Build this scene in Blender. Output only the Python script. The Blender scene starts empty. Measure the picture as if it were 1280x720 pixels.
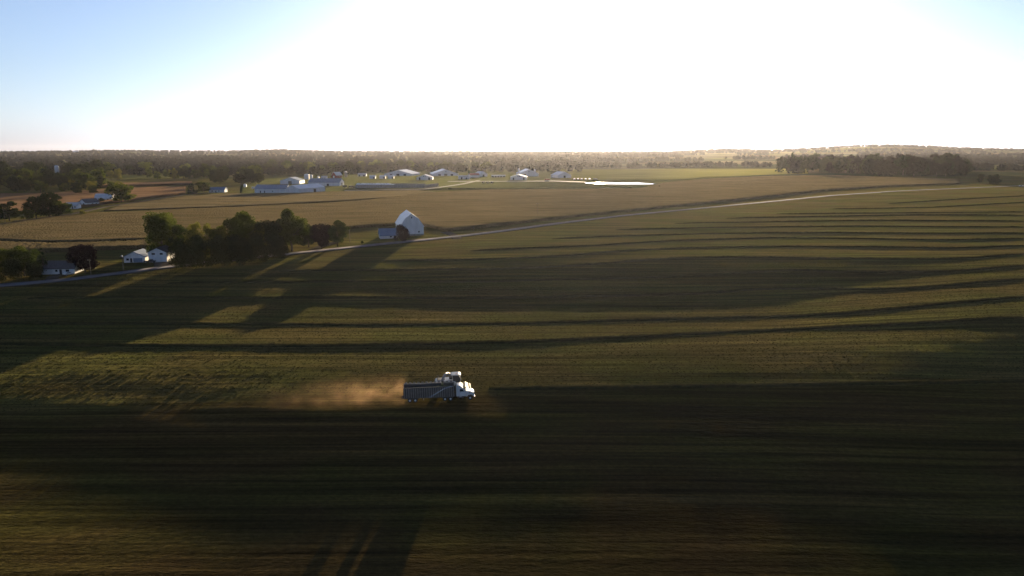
import bpy, math, random
import numpy as np
from mathutils import Vector, Matrix
R = math.radians
random.seed(7); rng = np.random.default_rng(7)
sc = bpy.context.scene
COL = sc.collection

# ------------------------------------------------------------------ camera, sky, sun, exposure
F = 865.0; PITCH = R(11.25); CAMZ = 59.0           # focal length in photo pixels (1280 wide)
cam_d = bpy.data.cameras.new('camera'); cam = bpy.data.objects.new('camera', cam_d); COL.objects.link(cam)
cam.location = (0, 0, CAMZ); cam.rotation_euler = (R(90) - PITCH, 0, 0)
cam_d.sensor_width = 36; cam_d.lens = 36 * F / 1280; cam_d.clip_start = 1; cam_d.clip_end = 40000
sc.camera = cam
SUN_AZ, SUN_EL = R(7.0), R(5.5)                    # azimuth clockwise from +Y
w = bpy.data.worlds.new('World'); sc.world = w; w.use_nodes = True
nt = w.node_tree; nt.nodes.clear()
sky = nt.nodes.new('ShaderNodeTexSky'); sky.sky_type = 'NISHITA'; sky.sun_disc = False
sky.sun_elevation = SUN_EL; sky.sun_rotation = SUN_AZ; sky.altitude = 200
sky.air_density = 1.0; sky.dust_density = 1.0; sky.ozone_density = 1.0
bg = nt.nodes.new('ShaderNodeBackground'); bg.inputs['Strength'].default_value = 0.05
wo = nt.nodes.new('ShaderNodeOutputWorld')
hs = nt.nodes.new('ShaderNodeHueSaturation'); hs.inputs['Saturation'].default_value = .60     # the camera's neutral white balance
gn = nt.nodes.new('ShaderNodeMix'); gn.data_type = 'RGBA'; gn.blend_type = 'MULTIPLY'; gn.inputs[0].default_value = 1; gn.inputs[7].default_value = (.76, 1.0, 1.60, 1)
nt.links.new(sky.outputs[0], hs.inputs['Color']); nt.links.new(hs.outputs[0], gn.inputs[6])
nt.links.new(gn.outputs[2], bg.inputs[0]); nt.links.new(bg.outputs[0], wo.inputs[0])
sd = bpy.data.lights.new('sun', 'SUN'); so = bpy.data.objects.new('sun', sd); COL.objects.link(so)
sd.energy = 5.0; sd.angle = R(0.5); sd.color = (1.0, 0.76, 0.46)
SV = Vector((math.sin(SUN_AZ) * math.cos(SUN_EL), math.cos(SUN_AZ) * math.cos(SUN_EL), math.sin(SUN_EL)))
so.rotation_euler = SV.to_track_quat('Z', 'Y').to_euler(); so.location = (60, 500, 300)
sc.view_settings.view_transform = 'Standard'; sc.view_settings.look = 'None'
sc.view_settings.exposure = 1.68; sc.view_settings.gamma = 1.0; sc.view_settings.use_curve_mapping = False
sc.render.engine = 'CYCLES'
sc.cycles.use_denoising = True; sc.cycles.max_bounces = 6; sc.cycles.volume_bounces = 1
sc.cycles.transparent_max_bounces = 6; sc.cycles.diffuse_bounces = 2; sc.cycles.glossy_bounces = 2

# ------------------------------------------------------------------ helpers: objects
def tag(o, label=None, cat=None, group=None, kind=None):
    if label: o['label'] = label
    if cat: o['category'] = cat
    if group: o['group'] = group
    if kind: o['kind'] = kind
    return o
def empty(name, loc, rz=0, label=None, cat=None, group=None):
    o = bpy.data.objects.new(name, None); COL.objects.link(o)
    o.location = loc; o.rotation_euler = (0, 0, rz); o.empty_display_size = 0.5
    return tag(o, label, cat, group)
def mesh_np(name, verts, faces, mats, smooth=False, midx=None):
    me = bpy.data.meshes.new(name)
    verts = np.asarray(verts, dtype=np.float32)
    if isinstance(faces, np.ndarray):
        nf, k = faces.shape
        me.vertices.add(len(verts)); me.vertices.foreach_set('co', verts.ravel())
        me.loops.add(nf * k); me.loops.foreach_set('vertex_index', faces.astype(np.int32).ravel())
        me.polygons.add(nf); me.polygons.foreach_set('loop_start', np.arange(0, nf * k, k, dtype=np.int32))
        me.polygons.foreach_set('loop_total', np.full(nf, k, dtype=np.int32))
        me.update(calc_edges=True)
    else:
        me.from_pydata([tuple(map(float, v)) for v in verts], [], faces); me.update()
    for m in (mats if isinstance(mats, (list, tuple)) else [mats]): me.materials.append(m)
    if smooth: me.polygons.foreach_set('use_smooth', np.ones(len(me.polygons), dtype=bool))
    if midx is not None: me.polygons.foreach_set('material_index', np.asarray(midx, dtype=np.int32))
    return me
def link(name, me, parent=None, loc=(0, 0, 0), rz=0):
    o = bpy.data.objects.new(name, me); COL.objects.link(o)
    o.location = loc; o.rotation_euler = (0, 0, rz); o.parent = parent
    return o
class MB:
    """collects solids into ONE mesh"""
    def __init__(s): s.v = []; s.f = []
    def poly(s, pts, faces):
        b = len(s.v); s.v += [tuple(p) for p in pts]; s.f += [tuple(b + i for i in f) for f in faces]; return s
    def box(s, c, d, rz=0, taper=1.0, ry=0):
        x, y, z = d[0] / 2, d[1] / 2, d[2] / 2; t = taper
        P = [(-x, -y, -z), (x, -y, -z), (x, y, -z), (-x, y, -z), (-x*t, -y*t, z), (x*t, -y*t, z), (x*t, y*t, z), (-x*t, y*t, z)]
        M = Matrix.Rotation(rz, 3, 'Z') @ Matrix.Rotation(ry, 3, 'Y')
        P = [M @ Vector(p) + Vector(c) for p in P]
        return s.poly(P, [(0,3,2,1), (4,5,6,7), (0,1,5,4), (1,2,6,5), (2,3,7,6), (3,0,4,7)])
    def tube(s, pts, rad, n=8, cap=True):
        pts = [Vector(p) for p in pts]; rings = []
        if not isinstance(rad, (list, tuple)): rad = [rad] * len(pts)
        b = len(s.v)
        for i, p in enumerate(pts):
            d = (pts[min(i + 1, len(pts) - 1)] - pts[max(i - 1, 0)]).normalized()
            a = d.cross(Vector((0, 0, 1)) if abs(d.z) < .9 else Vector((1, 0, 0))).normalized(); c = d.cross(a)
            for k in range(n):
                t = 2 * math.pi * k / n
                s.v.append(tuple(p + a * math.cos(t) * rad[i] + c * math.sin(t) * rad[i]))
        for i in range(len(pts) - 1):
            for k in range(n):
                s.f.append((b + i*n + k, b + i*n + (k+1) % n, b + (i+1)*n + (k+1) % n, b + (i+1)*n + k))
        if cap:
            s.f.append(tuple(b + k for k in range(n))[::-1]); s.f.append(tuple(b + (len(pts)-1)*n + k for k in range(n)))
        return s
    def lathe(s, c, prof, n=16, axis='Z'):
        b = len(s.v)
        for r, h in prof:
            for k in range(n):
                t = 2 * math.pi * k / n; q = (r * math.cos(t), r * math.sin(t), h)
                if axis == 'Y': q = (q[0], q[2], q[1])
                s.v.append((c[0] + q[0], c[1] + q[1], c[2] + q[2]))
        for i in range(len(prof) - 1):
            for k in range(n): s.f.append((b + i*n + k, b + i*n + (k+1) % n, b + (i+1)*n + (k+1) % n, b + (i+1)*n + k))
        s.f.append(tuple(b + k for k in range(n))[::-1]); s.f.append(tuple(b + (len(prof)-1)*n + k for k in range(n)))
        return s
    def prism(s, pts, y0, y1):
        """outline in (x,z) extruded along y"""
        n = len(pts)
        P = [(x, y0, z) for x, z in pts] + [(x, y1, z) for x, z in pts]
        return s.poly(P, [tuple(range(n)), tuple(range(2*n-1, n-1, -1))] + [(i, n + i, n + (i+1) % n, (i+1) % n) for i in range(n)])
    def mesh(s, name, mat, smooth=False): return mesh_np(name, s.v, s.f, mat, smooth)
    def build(s, name, mat, parent=None, loc=(0, 0, 0), rz=0, smooth=False, bevel=0):
        me = s.mesh(name, mat, smooth)
        import bmesh
        bm = bmesh.new(); bm.from_mesh(me); bmesh.ops.recalc_face_normals(bm, faces=bm.faces); bm.to_mesh(me); bm.free()
        o = link(name, me, parent, loc, rz)
        if bevel:
            m = o.modifiers.new('bevel', 'BEVEL'); m.width = bevel; m.segments = 2; m.limit_method = 'ANGLE'; m.angle_limit = R(35)
        return o

# ------------------------------------------------------------------ helpers: materials
def mat(name, col, rough=.8, metal=0, col2=None, scale=1.0, stretch=(1, 1, 1), detail=4, bump=0, bscale=None, world=False, lo=.35, hi=.65, spec=None):
    m = bpy.data.materials.new(name); m.use_nodes = True; n = m.node_tree; b = n.nodes['Principled BSDF']
    b.inputs['Base Color'].default_value = (*col, 1); b.inputs['Roughness'].default_value = rough; b.inputs['Metallic'].default_value = metal
    if spec is not None: b.inputs['Specular IOR Level'].default_value = spec
    if col2 or bump:
        if world:
            g = n.nodes.new('ShaderNodeNewGeometry'); src = g.outputs['Position']
        else:
            g = n.nodes.new('ShaderNodeTexCoord'); src = g.outputs['Object']
        mp = n.nodes.new('ShaderNodeMapping'); mp.inputs['Scale'].default_value = stretch; n.links.new(src, mp.inputs['Vector'])
        tx = n.nodes.new('ShaderNodeTexNoise'); tx.inputs['Scale'].default_value = scale; tx.inputs['Detail'].default_value = detail
        n.links.new(mp.outputs[0], tx.inputs['Vector'])
        if col2:
            rp = n.nodes.new('ShaderNodeValToRGB'); rp.color_ramp.elements[0].position = lo; rp.color_ramp.elements[1].position = hi
            rp.color_ramp.elements[0].color = (*col, 1); rp.color_ramp.elements[1].color = (*col2, 1)
            n.links.new(tx.outputs['Fac'], rp.inputs[0]); n.links.new(rp.outputs[0], b.inputs['Base Color'])
        if bump:
            bt = tx
            if bscale:
                bt = n.nodes.new('ShaderNodeTexNoise'); bt.inputs['Scale'].default_value = bscale; bt.inputs['Detail'].default_value = 3
                n.links.new(src if world else mp.outputs[0], bt.inputs['Vector'])
            bp = n.nodes.new('ShaderNodeBump'); bp.inputs['Strength'].default_value = 1; bp.inputs['Distance'].default_value = bump
            n.links.new(bt.outputs['Fac'], bp.inputs['Height']); n.links.new(bp.outputs[0], b.inputs['Normal'])
    return m
def fuzz_mat(*a, **k): return fuzz(mat(*a, **k))
def leaf_mat(name, c1, c2, trans=.35):
    m = bpy.data.materials.new(name); m.use_nodes = True; n = m.node_tree; n.nodes.clear()
    out = n.nodes.new('ShaderNodeOutputMaterial'); d = n.nodes.new('ShaderNodeBsdfDiffuse'); t = n.nodes.new('ShaderNodeBsdfTranslucent')
    mx = n.nodes.new('ShaderNodeMixShader'); mx.inputs[0].default_value = trans
    g = n.nodes.new('ShaderNodeNewGeometry'); oi = n.nodes.new('ShaderNodeObjectInfo')
    tx = n.nodes.new('ShaderNodeTexNoise'); tx.inputs['Scale'].default_value = .16; tx.inputs['Detail'].default_value = 3
    n.links.new(g.outputs['Position'], tx.inputs['Vector'])
    ad = n.nodes.new('ShaderNodeMath'); ad.operation = 'MULTIPLY_ADD'; ad.inputs[1].default_value = .5
    n.links.new(oi.outputs['Random'], ad.inputs[0]); n.links.new(tx.outputs['Fac'], ad.inputs[2])
    rp = n.nodes.new('ShaderNodeValToRGB'); rp.color_ramp.elements[0].position = .45; rp.color_ramp.elements[1].position = .95
    rp.color_ramp.elements[0].color = (*c1, 1); rp.color_ramp.elements[1].color = (*c2, 1)
    n.links.new(ad.outputs[0], rp.inputs[0])
    n.links.new(rp.outputs[0], d.inputs[0]); n.links.new(rp.outputs[0], t.inputs[0])
    n.links.new(d.outputs[0], mx.inputs[1]); n.links.new(t.outputs[0], mx.inputs[2]); n.links.new(mx.outputs[0], out.inputs[0])
    return m
def fuzz(m, k=.13, gain=1.9, rough=.8):
    """standing blades and stalks: a broad tinted lobe beside the diffuse one"""
    n = m.node_tree; L = n.links; b = n.nodes['Principled BSDF']; out = n.nodes['Material Output']
    d = n.nodes.new('ShaderNodeBsdfDiffuse'); g = n.nodes.new('ShaderNodeBsdfGlossy'); g.inputs['Roughness'].default_value = rough
    mu = n.nodes.new('ShaderNodeMix'); mu.data_type = 'RGBA'; mu.blend_type = 'MULTIPLY'; mu.inputs[0].default_value = 1; mu.inputs[7].default_value = (gain, gain, gain, 1)
    src = b.inputs['Base Color'].links[0].from_socket; L.new(src, d.inputs[0]); L.new(src, mu.inputs[6]); L.new(mu.outputs[2], g.inputs[0])
    if b.inputs['Normal'].links:
        nn = b.inputs['Normal'].links[0].from_socket; L.new(nn, d.inputs['Normal']); L.new(nn, g.inputs['Normal'])
    mx = n.nodes.new('ShaderNodeMixShader'); mx.inputs[0].default_value = k
    L.new(d.outputs[0], mx.inputs[1]); L.new(g.outputs[0], mx.inputs[2])
    sh = n.nodes.new('ShaderNodeBsdfSheen'); sh.distribution = 'ASHIKHMIN'; sh.inputs['Roughness'].default_value = .55; L.new(mu.outputs[2], sh.inputs[0])
    if b.inputs['Normal'].links: L.new(nn, sh.inputs['Normal'])
    ad = n.nodes.new('ShaderNodeAddShader'); L.new(mx.outputs[0], ad.inputs[0]); L.new(sh.outputs[0], ad.inputs[1])
    L.new(ad.outputs[0], out.inputs[0]); n.nodes.remove(b); return m
M = dict(
    white=mat('white_painted_boards', (.56, .57, .58), .7, col2=(.46, .47, .48), scale=.6, stretch=(1, 1, .2)),
    whitemetal=mat('white_sheet_metal', (.50, .52, .55), .45, col2=(.42, .44, .47), scale=.4, stretch=(1, 1, .1)),
    roofwhite=mat('pale_metal_roof', (.46, .47, .49), .4, col2=(.38, .39, .41), scale=.3, stretch=(1, .2, 1)),
    roofgrey=mat('grey_metal_roof', (.36, .36, .37), .42, col2=(.28, .28, .29), scale=.3),
    roofblue=mat('blue_grey_metal_roof', (.10, .145, .215), .6, col2=(.13, .175, .24), scale=.3),
    roofdark=mat('dark_shingles', (.05, .05, .055), .85, col2=(.08, .08, .085), scale=1.5),
    red=mat('red_barn_boards', (.25, .045, .03), .8, col2=(.18, .035, .025), scale=.8),
    concrete=mat('weathered_concrete', (.25, .24, .22), .85, col2=(.18, .17, .16), scale=.5, spec=.05),
    darkopen=mat('dark_opening', (.02, .02, .022), .7),
    glass=mat('dark_window_glass', (.02, .024, .03), .08, spec=.6),
    asphalt=fuzz(mat('worn_asphalt', (.080, .078, .084), .8, col2=(.062, .060, .065), scale=.25, world=True, bump=.01, bscale=3, spec=0), .05, 1.0),
    gravel=mat('pale_gravel', (.085, .072, .056), .95, col2=(.05, .043, .033), scale=.5, world=True, bump=.05, bscale=2, spec=0),
    bark=mat('tree_bark', (.06, .048, .037), .95, col2=(.035, .028, .022), scale=2, bump=.05),
    wood=mat('weathered_pole_wood', (.16, .125, .09), .9, col2=(.11, .085, .06), scale=3, stretch=(1, 1, .2)),
    tyre=mat('black_rubber', (.02, .02, .02), .85),
    chrome=mat('polished_metal', (.62, .62, .63), .22, 1),
    galv=mat('galvanised_steel', (.55, .56, .57), .28, .9),
    leaf_far=leaf_mat('distant_woodland_leaves', (.013, .018, .013), (.022, .026, .016), .06),
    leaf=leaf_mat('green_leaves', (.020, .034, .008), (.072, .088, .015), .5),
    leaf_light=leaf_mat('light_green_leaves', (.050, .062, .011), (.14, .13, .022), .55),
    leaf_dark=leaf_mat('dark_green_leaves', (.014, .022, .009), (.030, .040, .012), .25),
    leaf_purple=leaf_mat('purple_leaves', (.016, .009, .012), (.027, .012, .015), .1),
    conifer=leaf_mat('conifer_needles', (.015, .028, .012), (.03, .045, .018), .15),
)

# ------------------------------------------------------------------ terrain as a function
def hermite(x, xp, fp):
    """monotone cubic through knots; fp may be (k, n)"""
    xp = np.asarray(xp, float); fp = np.asarray(fp, float)
    h = np.diff(xp); d = np.diff(fp, axis=0) / h.reshape(-1, *([1] * (fp.ndim - 1)))
    m = np.zeros_like(fp); m[0] = d[0]; m[-1] = d[-1]
    a, b = d[:-1], d[1:]; same = a * b > 0
    with np.errstate(divide='ignore', invalid='ignore'):
        hm = 2 * a * b / (a + b)
    m[1:-1] = np.where(same, hm, 0)
    i = np.clip(np.searchsorted(xp, x) - 1, 0, len(xp) - 2); t = ((x - xp[i]) / h[i])
    sh = (-1,) + (1,) * (fp.ndim - 1); t = np.clip(t, 0, 1).reshape(sh); hh = h[i].reshape(sh)
    return (2*t**3 - 3*t**2 + 1) * fp[i] + (t**3 - 2*t**2 + t) * hh * m[i] + (-2*t**3 + 3*t**2) * fp[i+1] + (t**3 - t**2) * hh * m[i+1]
KY = [-80, 0, 60, 90, 120, 160, 180, 205, 240, 255, 295, 330, 360, 410, 500, 600, 800, 1000, 1300, 1700]
CP = [-400, 0, 160, 320, 480, 640, 800, 960, 1120, 1280, 1680]
HT = np.array([
    [-15.65, -12.05, -8.25, -6.25, -4.05, -0.4, 0.7, 0.6, 0, 0.3, 1, 1.8, 2.4, 3.2, 4, 4.5, 5, 5, 5, 5.5],
    [-15.65, -12.05, -8.25, -6.25, -4.05, -0.3, 0.8, 0.6, -0.1, 0.3, 1.3, 2.3, 3, 4, 5, 5.5, 6, 6.2, 6, 6],
    [-15.55, -11.95, -8.15, -6.15, -3.95, -0.2, 0.9, 0.7, -0.2, 0.2, 1.6, 3, 3.9, 5, 6, 6.8, 7.5, 7.8, 7.5, 7],
    [-15.55, -11.95, -8.15, -6.15, -3.95, -0.1, 0.9, 0.8, -0.2, 0.2, 1.7, 3.1, 4.3, 6, 7, 7.8, 8.6, 9, 8.8, 8],
    [-15.45, -11.85, -8.05, -6.05, -3.85, 0, 0.9, 0.9, -0.2, 0.3, 2.2, 4, 5.2, 7, 8, 8.7, 9.4, 9.8, 10, 9],
    [-15.45, -11.85, -8.05, -6.05, -3.85, 0, 0.9, 1, -0.2, -0.1, 3, 6.3, 7.3, 8.2, 8.8, 9.2, 9.8, 10.5, 11, 10],
    [-15.45, -11.85, -8.05, -6.05, -3.85, 0, 1, 1, -0.3, -0.2, 3, 6.4, 7.4, 8.2, 9, 9.6, 10.5, 11.5, 12, 11],
    [-15.65, -12.05, -8.25, -6.25, -4.05, -0.2, 1, 1.3, 0.2, 0.3, 3.4, 6.5, 7.4, 8.2, 9.2, 10, 11.5, 12.5, 13, 12],
    [-16.05, -12.45, -8.65, -6.65, -4.45, -0.6, 0.9, 2.2, 2.9, 3, 4, 6.6, 7.3, 8.2, 9.5, 10.5, 12.5, 13.5, 14, 13],
    [-16.55, -12.95, -9.15, -7.15, -4.95, -1.6, 0.1, 2.65, 5.1, 5.5, 6.4, 6.8, 7.2, 8.2, 9.8, 11, 13, 14.2, 15, 14],
    [-16.85, -13.25, -9.45, -7.45, -5.25, -1.8, 0, 2.75, 6, 6.5, 6.8, 7.1, 7.3, 8.4, 10, 11.2, 13, 14.5, 15.5, 15]])
GY = np.concatenate([np.arange(-80, 460, 2.0), np.geomspace(460, 1700, 220)])
GU = np.linspace(-1.2, 1.2, 193)
_t = hermite(GY, KY, HT.T)                                    # (ny, ncol)
_g = hermite(GU, [(p - 640) / F for p in CP], _t.T).T         # (ny, nu)
for _ in range(6):                                            # soften the knots
    _g[1:-1] = .25 * _g[:-2] + .5 * _g[1:-1] + .25 * _g[2:]
    _g[:, 1:-1] = .25 * _g[:, :-2] + .5 * _g[:, 1:-1] + .25 * _g[:, 2:]
_wv = [(random.uniform(.3, 1.), random.uniform(-1, 1), random.uniform(0, 6.28)) for _ in range(40)]
def rolling(X, Y, lx, ly, n=10, s=0):
    z = 0
    for k in range(n):
        a, b, ph = _wv[(k + s) % 40]
        z = z + np.sin(6.283 * (X * b / lx + Y * a / ly * (1 if k % 2 else -1)) + ph + k * 1.7)
    return z / math.sqrt(n)
def smooth(a, b, x): t = np.clip((x - a) / (b - a), 0, 1); return t * t * (3 - 2 * t)
def TH(X, Y):
    X = np.asarray(X, float); Y = np.asarray(Y, float)
    u = np.clip(X / np.maximum(Y, 70), -1.199, 1.199); Yc = np.clip(Y, -79.9, 1699)
    fi = np.interp(Yc, GY, np.arange(len(GY))); i = np.minimum(fi.astype(int), len(GY) - 2); fi = fi - i
    fj = (u + 1.2) / 2.4 * (len(GU) - 1); j = np.minimum(fj.astype(int), len(GU) - 2); fj = fj - j
    z = (_g[i, j] * (1 - fj) + _g[i, j+1] * fj) * (1 - fi) + (_g[i+1, j] * (1 - fj) + _g[i+1, j+1] * fj) * fi
    z = z + .13 * rolling(X, Y, 120, 46) * smooth(60, 160, Y) * (1 - smooth(420, 700, Y))
    z = z + .40 * rolling(X, Y, 400, 170, s=9) * smooth(330, 520, Y)
    z = z + .05 * rolling(X, Y, 60, 16, 12, s=17) * (1 - smooth(300, 500, Y))
    z = z + .03 * rolling(X, Y, 38, 9, 14, s=25) * smooth(70, 110, Y) * (1 - smooth(300, 480, Y))
    far = smooth(1500, 7500, Y)
    z = z + far * (24 + 5 * rolling(X, Y, 5200, 3600, 8, s=3))
    a = X / np.maximum(Y, 1)
    hill = 62 * np.exp(-((a - .53) / .13) ** 2) + 22 * np.exp(-((a - .30) / .05) ** 2) + 24 * np.exp(-((a - .80) / .12) ** 2) + 16 * np.exp(-((a + .33) / .05) ** 2) + 8 * np.exp(-((a + .56) / .08) ** 2)
    return z + hill * smooth(3800, 6500, Y)
def T1(x, y): return float(TH(np.array([x]), np.array([y]))[0])
_ty = np.geomspace(40, 14000, 5000)
def gp(px, py, up=0.0):
    """ground point (plus up metres) seen at a photo pixel"""
    vx, vy = (px - 640) / F, (360 - py) / F
    d = np.array([vx, math.cos(PITCH) + vy * math.sin(PITCH), -math.sin(PITCH) + vy * math.cos(PITCH)])
    t = _ty / d[1]; X = d[0] * t; Z = CAMZ + d[2] * t; g = TH(X, _ty) + up
    k = np.argmax(Z < g)
    if k == 0: k = len(_ty) - 1
    a0, a1 = Z[k-1] - g[k-1], Z[k] - g[k]; s = a0 / max(a0 - a1, 1e-9); s = min(max(s, 0), 1)
    Yq = _ty[k-1] + (_ty[k] - _ty[k-1]) * s; Xq = d[0] / d[1] * Yq
    return Vector((Xq, Yq, T1(Xq, Yq)))
def mpp(p): return math.hypot(p.y, CAMZ - p.z) / F      # metres per photo pixel at a point
def pix_line(pts, step=12):
    out = []
    for (x0, y0), (x1, y1) in zip(pts[:-1], pts[1:]):
        n = max(1, int(abs(x1 - x0) / step))
        for k in range(n): out.append((x0 + (x1 - x0) * k / n, y0 + (y1 - y0) * k / n))
    return out + [pts[-1]]

# ------------------------------------------------------------------ ground
def ground_material():
    m = bpy.data.materials.new('hay_stubble_and_fields'); m.use_nodes = True; n = m.node_tree; L = n.links; b = n.nodes['Principled BSDF']
    b.inputs['Roughness'].default_value = .9; b.inputs['Specular IOR Level'].default_value = 0
    g = n.nodes.new('ShaderNodeNewGeometry')
    def noise(scale, stretch, detail=4, rough=.55):
        mp = n.nodes.new('ShaderNodeMapping'); mp.inputs['Scale'].default_value = stretch; L.new(g.outputs['Position'], mp.inputs['Vector'])
        t = n.nodes.new('ShaderNodeTexNoise'); t.inputs['Scale'].default_value = scale; t.inputs['Detail'].default_value = detail; t.inputs['Roughness'].default_value = rough
        L.new(mp.outputs[0], t.inputs['Vector']); return t.outputs['Fac']
    def ramp(f, stops):
        r = n.nodes.new('ShaderNodeValToRGB'); e = r.color_ramp.elements
        while len(e) < len(stops): e.new(.5)
        for q, (p, c) in zip(e, stops): q.position = p; q.color = (*c, 1)
        L.new(f, r.inputs[0]); return r.outputs[0]
    def mix(f, a, c, mode='MIX'):
        x = n.nodes.new('ShaderNodeMix'); x.data_type = 'RGBA'; x.blend_type = mode
        if isinstance(f, float): x.inputs[0].default_value = f
        else: L.new(f, x.inputs[0])
        L.new(a, x.inputs[6]); L.new(c, x.inputs[7]); return x.outputs[2]
    streak = noise(1.0, (.012, .33, .1), 5, .65)
    patch = noise(.02, (1, 1.6, 1), 3)
    c1 = ramp(streak, [(.30, (.016, .0140, .0065)), (.5, (.034, .029, .0110)), (.72, (.060, .050, .017))])
    c2 = ramp(streak, [(.30, (.014, .0145, .006)), (.5, (.029, .030, .0095)), (.72, (.052, .053, .015))])
    pm = ramp(patch, [(.42, (0, 0, 0)), (.6, (1, 1, 1))])
    hay = mix(pm, c1, c2)
    fine = noise(.9, (1, 1.5, 1), 4, .7)
    hay = mix(.55, hay, ramp(fine, [(.3, (.45, .45, .45)), (.7, (1.5, 1.5, 1.5))]), 'MULTIPLY')
    lines = noise(1.0, (.006, 1.5, .1), 3, .6)
    hay = mix(.6, hay, ramp(lines, [(.34, (.45, .44, .44)), (.5, (1, 1, 1)), (.66, (1.6, 1.55, 1.45))]), 'MULTIPLY')
    xy = n.nodes.new('ShaderNodeSeparateXYZ'); L.new(g.outputs['Position'], xy.inputs[0])
    # the strip already picked up on the near side of the truck: barer, browner soil, with the foreground shade deepened in its colour
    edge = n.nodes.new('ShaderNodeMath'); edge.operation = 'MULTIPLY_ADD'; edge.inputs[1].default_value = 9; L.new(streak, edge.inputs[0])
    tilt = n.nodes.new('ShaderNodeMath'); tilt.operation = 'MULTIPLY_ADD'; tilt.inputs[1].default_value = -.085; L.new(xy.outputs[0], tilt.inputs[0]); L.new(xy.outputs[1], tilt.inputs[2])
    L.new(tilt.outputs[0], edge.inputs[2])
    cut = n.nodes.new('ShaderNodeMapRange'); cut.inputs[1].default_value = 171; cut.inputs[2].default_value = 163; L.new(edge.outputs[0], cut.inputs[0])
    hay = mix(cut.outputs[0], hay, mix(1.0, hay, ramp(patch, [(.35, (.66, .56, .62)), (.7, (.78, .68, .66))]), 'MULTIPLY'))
    # far patchwork of fields and pasture
    mp = n.nodes.new('ShaderNodeMapping'); mp.inputs['Scale'].default_value = (1/520, 1/300, 0); L.new(g.outputs['Position'], mp.inputs['Vector'])
    vo = n.nodes.new('ShaderNodeTexVoronoi'); vo.distance = 'CHEBYCHEV'; vo.inputs['Scale'].default_value = 1; L.new(mp.outputs[0], vo.inputs['Vector'])
    sp = n.nodes.new('ShaderNodeSeparateColor'); L.new(vo.outputs['Color'], sp.inputs[0])
    far = ramp(sp.outputs[0], [(0, (.012, .015, .008)), (.35, (.016, .018, .009)), (.55, (.034, .028, .016)), (.66, (.022, .026, .010)), (.85, (.040, .032, .021)), (1, (.014, .017, .009))])
    mr = n.nodes.new('ShaderNodeMapRange'); mr.inputs[1].default_value = 1150; mr.inputs[2].default_value = 1300; L.new(xy.outputs[1], mr.inputs[0])
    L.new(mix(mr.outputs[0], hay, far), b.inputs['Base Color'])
    bp = n.nodes.new('ShaderNodeBump'); bp.inputs['Distance'].default_value = 1.0; bp.inputs['Strength'].default_value = 1
    bn = noise(1.0, (.25, 1.0, 1), 4, .7); L.new(bn, bp.inputs['Height']); L.new(bp.outputs[0], b.inputs['Normal'])
    return m
M['ground'] = fuzz(ground_material())
rowsY = [-75.0]
while rowsY[-1] < 440: rowsY.append(rowsY[-1] + 1.6)
while rowsY[-1] < 12500: rowsY.append(rowsY[-1] * 1.0125)
rowsY = np.array(rowsY); uu = np.linspace(-1.25, 1.25, 420)
GX = uu[None, :] * (np.maximum(rowsY, 0)[:, None] * .86 + 150); GYY = np.repeat(rowsY[:, None], len(uu), 1)
def grid_faces(nr, ncl):
    i = np.arange(nr - 1)[:, None] * ncl + np.arange(ncl - 1)[None, :]
    return np.stack([i, i + 1, i + ncl + 1, i + ncl], -1).reshape(-1, 4)
gv = np.stack([GX, GYY, TH(GX, GYY)], -1).reshape(-1, 3)
ground = link('ground', mesh_np('ground', gv, grid_faces(len(rowsY), len(uu)), M['ground'], smooth=True))
tag(ground, 'rolling mown hay field and farmland reaching to the horizon', 'ground', kind='structure')

M['stubble'] = leaf_mat('stubble_tufts', (.030, .027, .010), (.095, .085, .024), .45)
def stubble(n=110000):
    Y = 150 + 180 * rng.random(n) ** 1.15; X = (rng.random(n) * 2 - 1) * (Y * .82 + 16)
    keep = np.sin(Y * 2.1 + np.sin(X * .02) * 2) + rng.normal(0, .8, n) > -.4; keep &= (Y - .085 * X + rng.normal(0, 3, n) > 166); X, Y = X[keep], Y[keep]; n = len(X)
    Z = TH(X, Y) - .02; a = rng.random(n) * 6.283; Vs = []
    for k in (0, 1):
        w = .12 + .16 * rng.random(n); h = .06 + .08 * rng.random(n); dx, dy = np.cos(a + k * 1.5) * w, np.sin(a + k * 1.5) * w
        lx, ly = rng.normal(0, .06, n), rng.normal(0, .06, n)
        Vs.append(np.stack([np.stack([X - dx, Y - dy, Z], -1), np.stack([X + dx, Y + dy, Z], -1), np.stack([X + dx*.7 + lx, Y + dy*.7 + ly, Z + h], -1), np.stack([X - dx*.7 + lx, Y - dy*.7 + ly, Z + h], -1)], 1).reshape(-1, 3))
    V = np.concatenate(Vs); o = link('stubble', mesh_np('stubble', V, np.arange(len(V)).reshape(-1, 4), M['stubble']))
    tag(o, 'short tufts of cut stubble over the hay field', 'stubble', kind='stuff')
stubble()
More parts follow.
